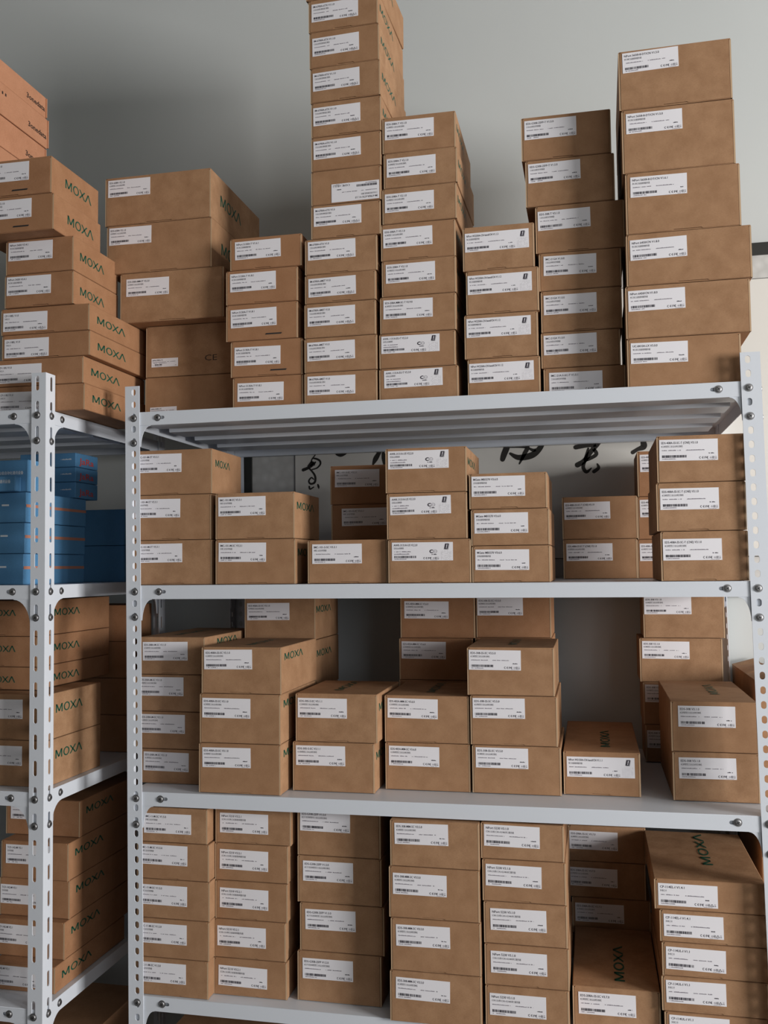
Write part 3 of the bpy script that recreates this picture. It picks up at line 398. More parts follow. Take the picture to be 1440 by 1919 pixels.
  ('LA', -0.2823, -0.0821, -0.056, 1.8986, 1.9521, 0.26, 'tri', 'CP-118U V1.0', '多串口卡', 0.0103, 0.0114, (0.03, 0.116, 0.0146, 0.02), None, 'r', 'bottom box in pile on the left rack top shelf', 'printed boxes piled on the left rack'),
  ('LA', -0.286, -0.0853, -0.056, 1.9521, 2.0068, 0.26, 'tri', 'CP-118U V1.0', '多串口卡', 0.0099, 0.0104, (0.03, 0.116, 0.0146, 0.02), None, 'r', 'second from bottom box in pile on the left rack top shelf', 'printed boxes piled on the left rack'),
  ('LA', -0.2669, -0.0715, -0.056, 2.0068, 2.0573, 0.26, 'tri', 'CP-118EL V1.0', '多串口卡', 0.0062, 0.0095, (0.03, 0.116, 0.0146, 0.02), None, 'r', 'third from bottom box in pile on the left rack top shelf', 'printed boxes piled on the left rack'),
  ('LA', -0.2694, -0.0731, -0.056, 2.0573, 2.1115, 0.26, 'tri', 'CP-118EL V1.0', '多串口卡', 0.005, 0.0095, (0.03, 0.116, 0.0146, 0.02), None, 'r', 'fourth from bottom box in pile on the left rack top shelf', 'printed boxes piled on the left rack'),
  ('LA', -0.2596, -0.1063, -0.06, 2.1115, 2.1792, 0.18, 'std', 'NPort 5430 V3.4.1', '单口串口设备联网服务器', 0.0049, 0.005, (0.025, 0.095, 0.0165, 0.028), None, 'r', 'fifth from bottom box in pile on the left rack top shelf', 'printed boxes piled on the left rack'),
  ('LA', -0.2578, -0.107, -0.06, 2.1792, 2.2498, 0.18, 'std', 'NPort 5430 V3.4.1', '单口串口设备联网服务器', 0.0061, 0.005, (0.025, 0.095, 0.0165, 0.028), None, 'r', 'sixth from bottom box in pile on the left rack top shelf', 'printed boxes piled on the left rack'),
  ('LA', -0.3056, -0.1268, -0.1, 2.2498, 2.3233, 0.18, 'std', 'EDS-516A V3.1.0', '单口串口设备联网服务器', 0.0315, 0.0074, (0.05, 0.1, 0.018, 0.028), None, 'r', 'seventh from bottom box in pile on the left rack top shelf', 'printed boxes piled on the left rack'),
  ('LA', -0.3069, -0.1324, -0.1, 2.3233, 2.3982, 0.18, 'std', 'EDS-516A V3.1.0', '单口串口设备联网服务器', 0.0263, 0.0064, (0.05, 0.1, 0.018, 0.028), None, 'r', 'topmost box in pile on the left rack top shelf', 'printed boxes piled on the left rack'),
  ('LE', -0.2953, -0.153, -0.025, 0.758, 0.81, 0.28, 'std', 'TCF-142-M V2.1', '光纤转换器', 0.0055, 0.005, (0.025, 0.113, 0.014, 0.018), None, 'r', 'bottom box in pile on the left rack fourth shelf', 'boxes stacked on the fourth shelf of the left rack'),
  ('LE', -0.3086, -0.153, 0.008, 0.81, 0.883, 0.28, 'std', 'TCF-142-M V2.1', '光纤转换器', 0.003, 0.0114, (0.025, 0.113, 0.014, 0.018), None, 'r', 'second from bottom box in pile on the left rack fourth shelf', 'boxes stacked on the fourth shelf of the left rack'),
  ('LE', -0.3105, -0.153, 0.025, 0.883, 0.959, 0.28, 'std', 'TCF-142-M V2.1', '光纤转换器', 0.0008, 0.0154, (0.025, 0.113, 0.014, 0.018), None, 'r', 'third from bottom box in pile on the left rack fourth shelf', 'boxes stacked on the fourth shelf of the left rack'),
  ('LE', -0.3049, -0.153, 0.02, 0.959, 1.034, 0.28, 'std', 'TCF-142-M V2.1', '光纤转换器', 0.0108, 0.0085, (0.025, 0.113, 0.014, 0.018), None, 'r', 'fourth from bottom box in pile on the left rack fourth shelf', 'boxes stacked on the fourth shelf of the left rack'),
  ('LE', -0.3236, -0.153, 0.062, 1.034, 1.108, 0.28, 'std', 'TCF-142-M V2.1', '光纤转换器', 0.0115, 0.005, (0.025, 0.113, 0.014, 0.018), None, 'r', 'topmost box in pile on the left rack fourth shelf', 'boxes stacked on the fourth shelf of the left rack'),
  ('LD', -0.36, -0.16, -0.05, 1.16, 1.25, 0.205, 'std', 'EDS-305 V3.1.0', '5口非网管型工业以太网交换机', 0.047, 0.012, (0.03, 0.1, 0.0165, 0.024), None, 't', 'lower box of the pair on the left rack third shelf', 'pair of boxes on the third shelf of the left rack'),
  ('LD', -0.36, -0.16, -0.05, 1.25, 1.34, 0.205, 'std', 'EDS-305 V3.1.0', '5口非网管型工业以太网交换机', 0.047, 0.012, (0.03, 0.1, 0.0165, 0.024), None, 't', 'upper box of the pair on the left rack third shelf', 'pair of boxes on the third shelf of the left rack'),
  ('LF', -0.42, -0.215, 0.0, 1.341, 1.387, 0.29, 'frontlogo', '', '', 0, 0, (0.06, 0.1, 0.0145, 0.02), None, 'r', 'lowest box with large print on its front, piled on the left rack pair', 'dark rear boxes on the third shelf of the left rack'),
  ('LF', -0.42, -0.215, 0.0, 1.387, 1.449, 0.29, 'frontlogo', '', '', 0, 0, (0.06, 0.1, 0.0145, 0.02), None, 'r', 'middle box with large print on its front, piled on the left rack pair', 'dark rear boxes on the third shelf of the left rack'),
  ('LF', -0.42, -0.215, 0.0, 1.449, 1.522, 0.29, 'frontlogo', '', '', 0, 0, (0.06, 0.1, 0.0145, 0.02), None, 'r', 'topmost box with large print on its front, piled on the left rack pair', 'dark rear boxes on the third shelf of the left rack'),
  ('LG', -0.4, -0.172, 0.3, 1.1605, 1.2455, 0.12, 'none', '', '', 0, 0, None, None, 'r', 'bottom box in shaded rear pile on the left rack third shelf', 'shaded boxes at the rear of the left rack third shelf'),
  ('LG', -0.4, -0.172, 0.3, 1.2455, 1.3305, 0.12, 'none', '', '', 0, 0, None, None, 'r', 'second from bottom box in shaded rear pile on the left rack third shelf', 'shaded boxes at the rear of the left rack third shelf'),
  ('LG', -0.4, -0.172, 0.3, 1.3305, 1.4155, 0.12, 'none', '', '', 0, 0, None, None, 'r', 'third from bottom box in shaded rear pile on the left rack third shelf', 'shaded boxes at the rear of the left rack third shelf'),
  ('LG', -0.4, -0.172, 0.3, 1.4155, 1.5005, 0.12, 'none', '', '', 0, 0, None, None, 'r', 'topmost box in shaded rear pile on the left rack third shelf', 'shaded boxes at the rear of the left rack third shelf'),
]
STROKES = [
  ((0.2039, 1.8911, 0.0017), (0.2005, 1.8734, 0.0029), (0.1917, 1.8621, 0.0033), (0.1884, 1.8496, 0.0042)),
  ((0.1676, 1.8345, 0.0083), (0.1807, 1.8394, 0.0075), (0.1938, 1.8474, 0.0071), (0.2004, 1.8534, 0.0042)),
  ((0.1939, 1.8642, 0.0042), (0.2048, 1.8613, 0.005), (0.2124, 1.8562, 0.0054), (0.2134, 1.8477, 0.0046), (0.2047, 1.8386, 0.0038), (0.1916, 1.8348, 0.0033)),
  ((0.1829, 1.8435, 0.0083), (0.1917, 1.8516, 0.0096), (0.1971, 1.8472, 0.0054)),
  ((0.1829, 1.8393, 0.0042), (0.1959, 1.8242, 0.005), (0.2002, 1.8136, 0.0054), (0.1979, 1.8011, 0.0054), (0.187, 1.7982, 0.005), (0.1827, 1.8057, 0.0042), (0.1893, 1.8139, 0.0038), (0.1958, 1.8095, 0.0025)),
  ((0.1837, 1.791, 0.0046), (0.1858, 1.7846, 0.0042), (0.1957, 1.7896, 0.0029)),
  ((0.2066, 1.7956, 0.0038), (0.2083, 1.7903, 0.0054), (0.2091, 1.7857, 0.0025)),
  ((0.2526, 1.883, 0.0063), (0.2568, 1.8745, 0.0083), (0.2676, 1.8695, 0.0092), (0.2805, 1.8737, 0.0063), (0.2891, 1.8817, 0.0029)),
  ((0.3527, 1.8431, 0.005), (0.3591, 1.8563, 0.0125), (0.3677, 1.8705, 0.0104), (0.3763, 1.8847, 0.0063)),
  ((0.3793, 1.8701, 0.0083), (0.3813, 1.8576, 0.0125), (0.3822, 1.841, 0.0063)),
  ((0.6949, 1.8967, 0.0064), (0.6915, 1.8766, 0.0142), (0.6835, 1.8567, 0.0148), (0.6796, 1.8444, 0.0122)),
  ((0.6989, 1.8577, 0.0064), (0.7171, 1.8478, 0.0129), (0.7415, 1.8491, 0.0155), (0.7599, 1.8571, 0.0148), (0.7754, 1.875, 0.0116), (0.7849, 1.8962, 0.0045)),
  ((0.6992, 1.8764, 0.0097), (0.7268, 1.8762, 0.0116), (0.7404, 1.8717, 0.011), (0.7325, 1.855, 0.0097), (0.7205, 1.8322, 0.0039)),
  ((0.7434, 1.87, 0.0045), (0.754, 1.8641, 0.0077), (0.7631, 1.8656, 0.0064)),
  ((0.8564, 1.8674, 0.011), (0.8803, 1.8717, 0.0122), (0.9085, 1.8755, 0.0129), (0.9132, 1.8881, 0.0039)),
  ((0.9085, 1.8724, 0.0097), (0.8918, 1.8554, 0.0116), (0.8765, 1.8346, 0.0116), (0.8599, 1.8244, 0.0129)),
  ((0.8964, 1.8643, 0.0077), (0.905, 1.8494, 0.009), (0.8885, 1.8387, 0.0084), (0.872, 1.8332, 0.0064)),
  ((0.886, 1.8632, 0.0052), (0.8796, 1.8405, 0.0077), (0.8732, 1.8194, 0.0084), (0.8804, 1.807, 0.0084), (0.8924, 1.8157, 0.0026)),
  ((0.9065, 1.825, 0.0039), (0.9092, 1.8158, 0.0077), (0.8981, 1.8071, 0.009)),
  ((1.0115, 1.8993, 0.0064), (1.0146, 1.875, 0.0129), (1.0149, 1.8629, 0.0142), (1.0003, 1.8568, 0.009), (0.9899, 1.8503, 0.0097)),
]

# ------------------------------------------------------------------ room shell
def struct(name, bm, m):
    fixn(bm); o = link(name, finish(bm, name, [m])); o['kind'] = 'structure'; return o
WALL_Y = 0.60; RX = 5.0; LX = -2.6; FY = -3.2; CZ = 3.35
bm = bmesh.new(); box(bm, (LX - .1, WALL_Y, 0), (RX + .1, WALL_Y + .12, CZ)); struct('wall_back', bm, WALL)
bm = bmesh.new(); box(bm, (LX - .1, FY, 0), (LX, WALL_Y, CZ)); struct('wall_left', bm, WALL2)
bm = bmesh.new(); box(bm, (LX - .1, FY, -.08), (RX + .1, WALL_Y, 0)); struct('floor', bm, FLOOR)
bm = bmesh.new(); box(bm, (LX - .1, FY, CZ), (RX + .1, WALL_Y, CZ + .08)); struct('ceiling', bm, CEIL)
WY0, WY1, WZ0, WZ1 = -2.72, -1.18, 1.05, 2.65
bm = bmesh.new()
plate(bm, [(FY, 0), (WALL_Y, 0), (WALL_Y, CZ), (FY, CZ)], [[(WY0, WZ0), (WY1, WZ0), (WY1, WZ1), (WY0, WZ1)]], .1, 'x', RX + .05)
struct('wall_right', bm, WALL2)
bm = bmesh.new()
plate(bm, [(WY0, WZ0), (WY1, WZ0), (WY1, WZ1), (WY0, WZ1)], [[(WY0 + .04, WZ0 + .04), (WY1 - .04, WZ0 + .04), (WY1 - .04, WZ1 - .04), (WY0 + .04, WZ1 - .04)]], .05, 'x', RX + .05)
struct('window_1', bm, FRAMEW)

FX0, FX1, FZ0, FZ1 = 2.0, 3.3, 1.05, 2.65  # opening and frame made up to hold the front fill light
bm = bmesh.new()
plate(bm, [(LX - .1, 0), (RX + .1, 0), (RX + .1, CZ), (LX - .1, CZ)], [[(FX0, FZ0), (FX1, FZ0), (FX1, FZ1), (FX0, FZ1)]], .1, 'y', FY - .05)
struct('wall_front', bm, WALL2)
bm = bmesh.new()
plate(bm, [(FX0, FZ0), (FX1, FZ0), (FX1, FZ1), (FX0, FZ1)], [[(FX0 + .04, FZ0 + .04), (FX1 - .04, FZ0 + .04), (FX1 - .04, FZ1 - .04), (FX0 + .04, FZ1 - .04)]], .05, 'y', FY - .05)
struct('added_window', bm, FRAMEW)

# ------------------------------------------------------------------ shelving racks
LEAN = -0.0128
def lean(bm, k):
    for v in bm.verts: v.co.x += k * (v.co.z - 1.5)

def screw_mesh():
    bm = bmesh.new(); n = 18
    prof = [(0.0, 0.0), (0.0064, 0.0), (0.0067, -0.0012), (0.0064, -0.0026), (0.0054, -0.0034), (0.0030, -0.0036)]
    rings = []
    for r, y in prof[1:]:
        rings.append([bm.verts.new((r * math.cos(2 * math.pi * i / n), y, r * math.sin(2 * math.pi * i / n))) for i in range(n)])
    for a, b in zip(rings, rings[1:]):
        for i in range(n): bm.faces.new((a[i], a[(i + 1) % n], b[(i + 1) % n], b[i]))
    bm.faces.new(rings[-1])
    for f in bm.faces: f.smooth = True
    for ang in (0.5, 0.5 + math.pi / 2):   # cross recess drawn flat, its shade painted dark
        c, s = math.cos(ang), math.sin(ang)
        pts = [(-.0036, -.0008), (.0036, -.0008), (.0036, .0008), (-.0036, .0008)]
        F = bm.faces.new([bm.verts.new((u * c - v * s, -0.0038, u * s + v * c)) for u, v in pts]); F.material_index = 1
    # washer
    w0 = [bm.verts.new((0.0088 * math.cos(2 * math.pi * i / n), -0.0002, 0.0088 * math.sin(2 * math.pi * i / n))) for i in range(n)]
    w1 = [bm.verts.new((0.0088 * math.cos(2 * math.pi * i / n), 0.0008, 0.0088 * math.sin(2 * math.pi * i / n))) for i in range(n)]
    bm.faces.new(w0[::-1])
    for i in range(n): bm.faces.new((w0[i], w0[(i + 1) % n], w1[(i + 1) % n], w1[i]))
    fixn(bm)
    bmesh.ops.scale(bm, vec=(.82, .82, .82), verts=bm.verts)
    me = finish(bm, 'screw', [ZINC, DARK]); return me
SCREW = screw_mesh()

def gusset(bm, ax, u0, sgn, z, d, w_=0.052, h_=0.068, th=.0014):
    """corner plate: straight edges along post and beam, hollow curved free edge"""
    pts = [(u0, z), (u0 + sgn * w_, z), (u0 + sgn * w_, z - .027)]
    for i in range(1, 8):
        a = math.pi / 2 * i / 8
        # concave arc from beam end back to post
        pts.append((u0 + sgn * (w_ - (w_ - .030) * math.sin(a)), z - .027 - (h_ - .027) * (1 - math.cos(a))))
    pts += [(u0 + sgn * .030, z - h_), (u0, z - h_)]
    plate(bm, pts, [], th, ax, d)

def rack(name, label, X0, X1, Y0, Y1, ztop, tops, lean_k, fl, fr, slot_w, slot_h, pitch, first, lipx, gw=.050, gh=.068):
    """X0/X1 outer faces; tops = list of (z at left, z at right)"""
    R = empty(name, (X0, Y0, 0), label, 'shelving rack', None)
    def L_(nm, bm, m=STEEL):
        bmesh.ops.translate(bm, verts=bm.verts, vec=(-X0, -Y0, 0)); fixn(bm)
        return link(nm, finish(bm, nm, [m]), R)
    nsl = int((first - 0.05) / pitch)
    zs = [first - pitch * i for i in range(nsl)]
    th = .0018; posts = {}
    for (xo, sg, fw, hole) in ((X0, 1, fl, X0 + (fl - .0125)), (X1, -1, fr, X1 - (fr - .0125))):
        for (yo, sy) in ((Y0, 1), (Y1, -1)):
            bm = bmesh.new()
            xi = xo + sg * fw
            a, b = min(xo, xi), max(xo, xi)
            hc = hole if yo == Y0 else xo + sg * .018
            strip(bm, a, b, 0, ztop, hc, zs, slot_w, slot_h, th, 'y', yo - sy * th / 2)
            ya, yb = min(yo, yo + sy * .031), max(yo, yo + sy * .031)
            strip(bm, ya, yb, 0, ztop, yo + sy * .018, zs, slot_w, slot_h, th, 'x', xo + sg * th / 2)
            # rounded fold
            n = 5; r = .003
            lean(bm, lean_k)
            posts[(sg, sy)] = L_('post', bm)
    for (zl, zr) in tops:
        bm = bmesh.new()
        x0 = X0 + .004; x1 = X1 - .004; y0 = Y0 + .0012; y1 = Y1 - .0012
        # side faces lean with the posts
        lk = lean_k * ((zl + zr) / 2 - 1.5)
        x0 += lk; x1 += lk
        h = .027
        box(bm, (x0, y0, -.001), (x1, y1, 0))
        ring = [(x0, -h), (x1, -h), (x1, -.0002), (x0, -.0002)]
        sl = [slot(X0 + lk + .057 + lipx, -.0125, .018, .0065), slot(X1 + lk - .076, -.0125, .018, .0065)]
        plate(bm, ring, sl, .0012, 'y', y0)
        plate(bm, ring, [], .0012, 'y', y1)
        ringy = [(y0, -h), (y1, -h), (y1, -.0002), (y0, -.0002)]
        plate(bm, ringy, [], .0012, 'x', x0)
        plate(bm, ringy, [], .0012, 'x', x1)
        # inward return folds under the lips
        box(bm, (x0 + .03, y0, -h), (x1 - .03, y0 + .014, -h + .001)); box(bm, (x0 + .03, y1 - .014, -h), (x1 - .03, y1, -h + .001))
        # stiffening ribs (hat sections) below the deck
        W_ = y1 - y0
        for c in (.075, .29, .52, .75):
            yc = y0 + W_ * c; hw = W_ * .065
            pts = [(yc - hw - .006, -.0012), (yc - hw, -.023), (yc + hw, -.023), (yc + hw + .006, -.0012)]
            prism(bm, pts, 'x', x0 + .03, x1 - .03)
        for v in bm.verts: v.co.z += zl + (zr - zl) * (v.co.x - X0) / (X1 - X0)
        shelf = L_('shelf', bm)
        zt_l = zl; zt_r = zr
        bm = bmesh.new(); gusset(bm, 'y', X0 + lk + .003, 1, zt_l - .001, Y0 + .0024, gw, gh); L_('gusset_plate', bm)
        bm = bmesh.new(); gusset(bm, 'y', X1 + lk - .003, -1, zt_r - .001, Y0 + .0024, gw, gh); L_('gusset_plate', bm)
        for xs, zt, sg in ((X0, zt_l, 1), (X1, zt_r, -1)):
            for yo, sy in ((Y0, 1), (Y1, -1)):
                bm = bmesh.new(); gusset(bm, 'x', yo + sy * .003, sy, zt - .001, xs + lk + sg * .0056, gw, gh); L_('gusset_plate', bm)
        # screws
        hl = X0 + (fl - .0125); hr = X1 - (fr - .0125)
        for x, zt, pk in ((hl, zt_l, (1, 1)), (hr, zt_r, (-1, 1))):
            for dz in (.0125, .0625):
                z = zt - dz; link('screw', SCREW, posts[pk], (x - X0 + lean_k * (z - 1.5), -.0022, z))
        link('screw', SCREW, shelf, (.051 + lipx + lk, -.0006 + .0012, zt_l - .0125))
        link('screw', SCREW, shelf, (X1 - X0 - .071 + lk, .0006, zt_r - .0125))
        # side screws on the outer faces
        for x, zt, rz in ((X1, zt_r, math.pi / 2), (X0, zt_l, -math.pi / 2)):
            off = .0008 if rz > 0 else -.0008
            for y_, dz in ((.018, .0125), (.018, .0625), (.062, .0125)):
                s = link('screw', SCREW, (posts[(-1 if rz > 0 else 1, 1)] if y_ < .03 else shelf), (x - X0 + lean_k * (zt - dz - 1.5) + (off if y_ < .03 else -off * 4), y_, zt - dz)); s.rotation_euler = (0, 0, rz)
    return R

MAIN_TOPS = [(1.898, 1.901), (1.551, 1.5525), (1.148, 1.154), (.760, .763), (.37, .37)]
rack('shelving_rack', 'pale grey steel shelving rack with slotted posts holding most of the cardboard boxes', -0.0180, 1.1875, 0, .575, 1.951, MAIN_TOPS, LEAN, .031, .0335, .0088, .0132, .02487, 1.9383, .018)
rack('shelving_rack', 'second grey steel rack, cut off by the left edge, with long slotted posts', -1.342, -0.142, -.09, .43, 1.969, [(1.898, 1.898), (1.5545, 1.5545), (1.160, 1.160), (.758, .758), (.36, .36)], -0.006, .031, .031, .0075, .029, .0495, 1.9485, 0, .066, .078)

# ------------------------------------------------------------------ stickers
def fine_line(bm, x0, x1, z, h, y, rnd, mi=2, gap=.25):
    x = x0
    while x < x1:
        w_ = rnd.uniform(.0006, .0019)
        if x + w_ > x1: w_ = x1 - x
        if w_ > .0003 and rnd.random() > gap * .4:
            hh = h * rnd.uniform(.6, 1); quad(bm, x, z, x + w_, z + hh, y, mi)
        x += w_ + rnd.uniform(.0002, .0005)

def barcode(bm, x0, x1, z0, z1, y, rnd):
    x = x0
    while x < x1:
        w_ = rnd.choice((.0003, .0005, .0008, .0011)); quad(bm, x, z0, min(x + w_, x1), z1, y, 1)
        x += w_ + rnd.choice((.0003, .0004, .0008))

def ring(bm, cx, cz, r0, r1, y, mi=1, a0=0, a1=360, sx=1.0, n=14, skew=0):
    P = []
    for i in range(n + 1):
        a = math.radians(a0 + (a1 - a0) * i / n); c, s = math.cos(a), math.sin(a)
        P.append((bm.verts.new((cx + r0 * c * sx, y, cz + r0 * s)), bm.verts.new((cx + r1 * c * sx, y, cz + r1 * s))))
    for a, b in zip(P, P[1:]):
        F = bm.faces.new((a[0], a[1], b[1], b[0])); F.material_index = mi

def cert_marks(bm, x, z, y, tri, s=1.0):
    """CE, FC, small recycling, EAC and crossed bin marks, x = left end"""
    r = .0020 * s
    ring(bm, x + r, z + r, r * .62, r, y, 1, 60, 300); ring(bm, x + 3.3 * r, z + r, r * .62, r, y, 1, 60, 300); quad(bm, x + 2.5 * r, z + r * .86, x + 3.9 * r, z + r * 1.14, y)
    x += 4.6 * r
    put_text(bm, 'F', x, z, 2 * r, 1.2 * r, 1, y, .02); ring(bm, x + 2.4 * r, z + r, r * .55, r, y, 1, 45, 315); ring(bm, x + 2.4 * r, z + r, r * .1, r * .38, y, 1, 50, 310)
    x += 4.3 * r
    ring(bm, x + r * .9, z + r * .9, r * .55, r * .8, y, 2); quad(bm, x + r * .2, z + r * .8, x + r * 1.7, z + r, y, 2)
    x += 2.2 * r
    quad(bm, x, z, x + .3 * r, z + 2 * r, y); quad(bm, x, z + 1.75 * r, x + 1.6 * r, z + 2 * r, y); quad(bm, x, z, x + 1.6 * r, z + .25 * r, y); quad(bm, x + 1.35 * r, z, x + 1.6 * r, z + 2 * r, y)
    put_text(bm, 'E', x + .5 * r, z + .45 * r, 1.1 * r, .7 * r, 1, y)
    x += 2.1 * r
    if tri:
        for (a, b, c, d) in ((0, 0, 2.4, 0), (0, 0, 1.2, 2), (2.4, 0, 1.2, 2)):
            ax_, az, bx_, bz = x + a * r, z + b * r, x + c * r, z + d * r
            L = math.hypot(bx_ - ax_, bz - az); nx, nz = -(bz - az) / L * .18 * r, (bx_ - ax_) / L * .18 * r
            F = bm.faces.new([bm.verts.new(p) for p in ((ax_ - nx, y, az - nz), (bx_ - nx, y, bz - nz), (bx_ + nx, y, bz + nz), (ax_ + nx, y, az + nz))]); F.material_index = 1
        x += 2.9 * r
    # crossed bin over a bar
    quad(bm, x + .3 * r, z + .7 * r, x + 1.3 * r, z + .9 * r, y, 2, .0); quad(bm, x + .1 * r, z + 1.8 * r, x + 1.5 * r, z + 2 * r, y, 2)
    quad(bm, x + .35 * r, z + .8 * r, x + .5 * r, z + 1.9 * r, y, 2, -.1 * r); quad(bm, x + 1.1 * r, z + .8 * r, x + 1.25 * r, z + 1.9 * r, y, 2, .1 * r)
    quad(bm, x, z + .0, x + 1.6 * r, z + .4 * r, y, 1)

_lab = {}
def sticker(kind, title, line2):
    key = (kind, title, line2)
    if key in _lab: return _lab[key]
    rnd = random.Random(str(key))
    bm = bmesh.new(); y = -.00045
    W_, H_ = {'std': (.099, .0378), 'tri': (.099, .0378), 'wide': (.1235, .0372), 'wifi': (.1165, .0345), 'jet': (.062, .0188), 'taiwan': (.099, .0378)}[kind]
    box(bm, (0, -.0003, -H_), (W_, .0, 0), 0, )
    z = lambda f: -f * H_
    tw = {0: 0}
    if kind == 'jet':
        put_text(bm, title, .0025, z(.26), .0026, .024, 1, y, .02)
        fine_line(bm, .0025, .056, z(.44), .0012, y, rnd); fine_line(bm, .0025, .036, z(.58), .0012, y, rnd)
        barcode(bm, .008, .025, z(.80), z(.66), y, rnd); fine_line(bm, .008, .025, z(.92), .0012, y, rnd)
        fine_line(bm, .0025, .006, z(.84), .001, y, rnd); fine_line(bm, .055, .059, z(.86), .001, y, rnd)
    else:
        n = len(title)
        put_text(bm, title, .0035, z(.205), .0040, min(.0024 * n, .062), 1, y, .012)
        if line2: put_text(bm, line2, .0035, z(.365), .0029, .0028 * len(line2) if len(line2) < 16 else .050, 1, y)
        x2 = .0045
        if kind == 'wifi':
            fine_line(bm, x2, x2 + .032, z(.53), .0019, y, rnd); fine_line(bm, x2, x2 + .029, z(.66), .0019, y, rnd)
        else:
            fine_line(bm, x2, x2 + .032, z(.53), .0017, y, rnd); fine_line(bm, x2 + .041, x2 + .072, z(.53), .0017, y, rnd)
        barcode(bm, .0045, .0465, z(.855), z(.735), y, rnd)
        fine_line(bm, .0050, .028, z(.93), .0016, y, rnd)
        tri = kind == 'tri'
        mx = W_ - (.0415 if tri else .0365)
        if kind in ('wide', 'wifi'): mx = W_ - .0365 - .0245
        cert_marks(bm, mx + (.003 if tri else .005), z(.925), y, tri, 1.0)
        fine_line(bm, mx + .021, mx + .030, z(.69), .0019, y, rnd, 1)
        fine_line(bm, mx + .018, mx + .032, z(.975), .0008, y, rnd)
        if kind == 'wifi':
            ring(bm, mx + .021, z(.50), .0018, .0034, y, 1, 50, 310, 1.3); ring(bm, mx + .0275, z(.50), .0026, .0032, y, 2, 0, 360, 1.2); put_text(bm, 'Fi', mx + .0255, z(.53), .002, .0035, 2, y)
        if kind in ('wide', 'wifi'):
            # black booklet with exclamation mark over a block of tiny marks
            bx = W_ - .0165; bz = z(.385); s = .0022
            for (dx, dz, mi, yy) in ((.0009, -.0009, 1, y), (.0004, -.0004, 0, y - .0001), (0, 0, 1, y - .0002)):
                quad(bm, bx + dx, bz + dz, bx + .0068 + dx, bz + .0105 + dz, yy, mi, s)
            quad(bm, bx + .0038, bz + .0040, bx + .0051, bz + .0090, y - .0003, 0, s * .45); ring(bm, bx + .0041, bz + .0025, 0.00001, .0009, y - .0003, 0, 0, 360, 1, 8)
            for i in range(9):
                for j in range(10):
                    if rnd.random() < .7:
                        xx = W_ - .0225 + i * .0023; zz = z(.47 + .051 * j); quad(bm, xx, zz - .0007, xx + rnd.uniform(.0004, .0012), zz - .0002, y, 2)
    me = finish(bm, 'shipping_label', [PAPER, INK, INK_SOFT])
    _lab[key] = me
    return me
LAB_SIZE = {'std': (.099, .0378), 'tri': (.099, .0378), 'wide': (.1235, .0372), 'wifi': (.1165, .0345), 'jet': (.062, .0188)}

# ------------------------------------------------------------------ logo with an A without crossbar
def logo_mesh(length, h, name='logo_print', m=GREEN):
    """in (u,v) plane: u along, v up, origin at left bottom, lying in plane y=0"""
    bm = bmesh.new(); s = length / 4.45; w_ = .17 * s; wv = .15 * h
    def stroke(a, b, wd=None):
        ax_, az = a[0] * s, a[1] * h; bx_, bz = b[0] * s, b[1] * h
        # horizontal thickness w_ keeps the stems even after the letters are drawn wide
        hw = (wd or w_) / 2
        F = bm.faces.new([bm.verts.new(p) for p in ((ax_ - hw, 0, az), (ax_ + hw, 0, az), (bx_ + hw, 0, bz), (bx_ - hw, 0, bz))])
    stroke((.09, 0), (.09, 1)); stroke((1.0, 0), (1.0, 1)); stroke((.12, 1), (.545, .12), w_ * 1.1); stroke((.97, 1), (.545, .12), w_ * 1.1)
    n = 22; P = []
    for i in range(n + 1):
        a = 2 * math.pi * i / n; c, t = math.cos(a), math.sin(a)
        P.append((bm.verts.new(((1.78 + .50 * c) * s, 0, (.5 + .53 * t) * h)), bm.verts.new(((1.78 + (.50 - .17) * c) * s, 0, (.5 + (.53 - .14) * t) * h))))
    for a, b in zip(P, P[1:]): bm.faces.new((a[0], b[0], b[1], a[1]))
    stroke((2.42, 0), (3.28, 1), w_ * 1.25); stroke((3.28, 0), (2.42, 1), w_ * 1.25)
    stroke((3.42, 0), (3.90, 1), w_ * 1.1); stroke((4.38, 0), (3.90, 1), w_ * 1.1)
    return finish(bm, name, [m])

# ------------------------------------------------------------------ mailer boxes
def carton_meshes(w, d, h, m, rnd, notch=True):
    g = .0007
    bm = bmesh.new()
    box(bm, (0, .0055, 0), (w, d, h - g), 0, .0011, 1)
    for a, b in ((0, .0028), (w - .0028, w)):
        zt = h - g - .0022
        prism(bm, [(.0006, 0), (.0060, 0), (.0060, h - g - .0008), (.0022, h - g - .0008), (.0006, zt - .001)], 'x', a, b, 1 if True else 0)
    box(bm, (.001, .0012, 0), (w - .001, .006, .0022))
    fixn(bm)
    for f in bm.faces:
        if f.material_index == 1 and f.normal.y > -.5: f.material_index = 0
    body = finish(bm, 'carton_body', [m, K_EDGE])
    bm = bmesh.new()
    x0, x1 = .0032, w - .0034; z1 = h - g - .0006
    ch = .0035
    c0 = rnd.uniform(.34, .42) * w; c1 = c0 + rnd.uniform(.2, .26) * w
    zb = .0010
    pts = [(x0, zb)]
    if notch and rnd.random() < .55: pts += [(c0 - .003, zb), (c0, zb + .0018), (c1, zb + .0018), (c1 + .003, zb)]
    pts += [(x1, zb), (x1, z1 - ch), (x1 - ch * .6, z1), (x0 + ch * .6, z1), (x0, z1 - ch)]
    prism(bm, pts, 'y', 0, .0024)
    box(bm, (.0012, .0010, h - g - .0020), (w - .0012, .0065, h - g))
    fixn(bm)
    lid = finish(bm, 'front_flap', [m])
    return body, lid

